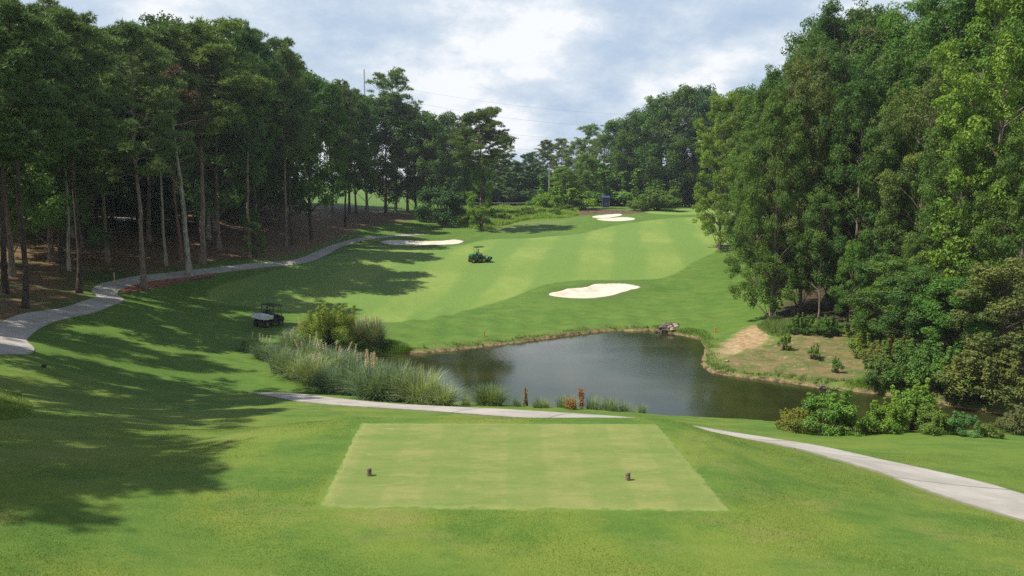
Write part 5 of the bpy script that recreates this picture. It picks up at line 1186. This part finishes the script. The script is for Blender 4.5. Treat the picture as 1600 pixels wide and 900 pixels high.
K_ROCK = simple_mat("pond_rock", (0.060, 0.045, 0.035), (0.16, 0.125, 0.095), 5, 0.9, bump=0.8, bscale=9); K_ROCKL = simple_mat("pale_rock", (0.20, 0.155, 0.11), (0.36, 0.29, 0.21), 5, 0.9, bump=0.6, bscale=9)
def rock(px, py, s, label, mat, seed, group="rocks piled at the pond's inlet", name='rock', cat='rock'):
    p = hit(px, py); r = random.Random(seed); b = Part(); g = bmesh.ops.create_icosphere(b.bm, subdivisions=3, radius=1.0)
    from mathutils import noise as mn
    for v in g['verts']:
        n = mn.noise(v.co * 1.3 + Vector((seed * 3.1, 0, 0))) * 0.45 + mn.noise(v.co * 3.5 + Vector((0, seed * 1.7, 0))) * 0.15; v.co *= 1 + n; v.co.z *= 0.62
    bmesh.ops.scale(b.bm, vec=(s * r.uniform(0.9, 1.4), s, s), verts=g['verts']); o = b.out(name, mat, None, False, loc=(p[0], p[1], p[2] + s * 0.2)); o.rotation_euler = (r.uniform(-.3, .3), r.uniform(-.3, .3), r.uniform(0, 6)); tag(o, label, cat, group)
for i, (px, py, s, m, lab) in enumerate([(1036, 515, 0.42, K_ROCK, "dark rock at the left foot of the inlet pile"), (1042, 511, 0.50, K_ROCK, "biggest dark rock of the inlet pile"), (1050, 508.5, 0.42, K_ROCK, "dark rock at the top of the inlet pile"), (1047, 513, 0.33, K_ROCKL, "pale rock in the middle of the inlet pile"), (1054, 510.5, 0.36, K_ROCKL, "pale sandy rock at the right of the inlet pile"),
                                       (1030, 518, 0.30, K_ROCK, "small dark rock left of the inlet pile at the water"), (1040, 518, 0.34, K_ROCK, "dark rock half in the water below the inlet pile"), (1051, 516, 0.28, K_ROCKL, "greyish rock at the water below the inlet pile"), (1057, 507.5, 0.25, K_ROCK, "smallest dark rock at the top right of the inlet pile")]):
    rock(px, py, s, lab, m, i + 1)
rock(1284, 605, 0.22, "flat stone at the water's edge below the bare bank", K_ROCK, 21, None); rock(1135, 565, 0.15, "small pale stone on the dirt near the water", K_ROCKL, 22, None)
def log_(px, py, L, rz, label):
    p = hit(px, py); r = np.random.default_rng(int(px)); P = np.c_[np.linspace(-L / 2, L / 2, 8), r.normal(0, 0.04, 8), r.normal(0.08, 0.02, 8)]; V, F = tubes([(P, np.linspace(0.12, 0.08, 8))], 9)
    o = link('fallen_log', mesh_np('fallen_log', V, F, M_BARK, True), loc=p, color=B_DARK); o.rotation_euler = (0, 0, rz); tag(o, label, 'log')
log_(1252, 522, 1.6, 0.2, "dark fallen log at the back of the bare bank"); log_(1300, 610, 1.3, -0.1, "grey log lying at the water's edge below the bare bank")
build_path('road', [(-150, 122), (-118, 123), (-90, 122), (-75, 122), (-62, 124), (-54, 128)], 6.5, M_ROAD, 0.06)

# short blades standing out of the nearest turf
rr_ = np.random.default_rng(12); n = 330000
yy = 12.5 + 17 * rr_.random(n) ** 1.25; xx = (rr_.random(n) * 2 - 1) * 0.66 * yy * 1.03
keep = sdf(tee, xx, yy, 5) > 0.03; xx, yy = xx[keep], yy[keep]
pth = spline(np.asarray(near_path, float)[:, :2], 10); dm = np.full(len(xx), 1e9)
for a, b in zip(pth[:-1], pth[1:]):
    e = b - a; L2 = e @ e
    if a[1] > 34 or L2 == 0: continue
    t = np.clip(((xx - a[0]) * e[0] + (yy - a[1]) * e[1]) / L2, 0, 1); dm = np.minimum(dm, np.hypot(xx - a[0] - e[0] * t, yy - a[1] - e[1] * t))
k = dm > 1.52; xx, yy = xx[k], yy[k]; n = len(xx)
base = np.c_[xx, yy, H(xx, yy) - 0.004]; a = rr_.uniform(0, 6.28, n); w = rr_.uniform(0.003, 0.006, n)[:, None]; d = np.c_[np.cos(a), np.sin(a), np.zeros(n)]
hh = rr_.uniform(0.018, 0.045, n) * (0.8 + 0.35 * np.sin(xx * 1.1 + 2 * np.sin(yy * 0.8))); tip = base + np.c_[rr_.normal(0, 0.014, n), rr_.normal(0, 0.014, n), hh]
V = np.stack([base - d * w, base + d * w, tip], 1).reshape(-1, 3)
o = link('turf_grass', mesh_np('turf_grass', V, np.arange(3 * n).reshape(-1, 3), M_BLADE, False, {'tint': np.repeat(np.clip(rr_.normal(0.5, 0.45, n), 0, 1), 3)}), kind='stuff', color=(0.175, 0.230, 0.040)); tag(o, "short blades of the mown lawn around the tee box", 'grass')

# humid summer air over the whole valley
def haze():
    b = bpy.data.materials.new("haze"); b.use_nodes = True; nt = b.node_tree; nt.nodes.clear(); o = nt.nodes.new('ShaderNodeOutputMaterial'); v = nt.nodes.new('ShaderNodeVolumePrincipled')
    v.inputs['Color'].default_value = (0.86, 0.92, 1.0, 1); v.inputs['Density'].default_value = 0.00020; v.inputs['Anisotropy'].default_value = 0.2; nt.links.new(v.outputs[0], o.inputs['Volume'])
    m = Part(); lo = (-2600, -2100, float(ZZ.min()) - 1.0); hi = (2600, 4300, 34.0)
    m.box([(p + q) / 2 for p, q in zip(lo, hi)], [q - p for p, q in zip(lo, hi)]); m.out('haze', b, kind='stuff')
haze()
scene.cycles.volume_bounces = 0
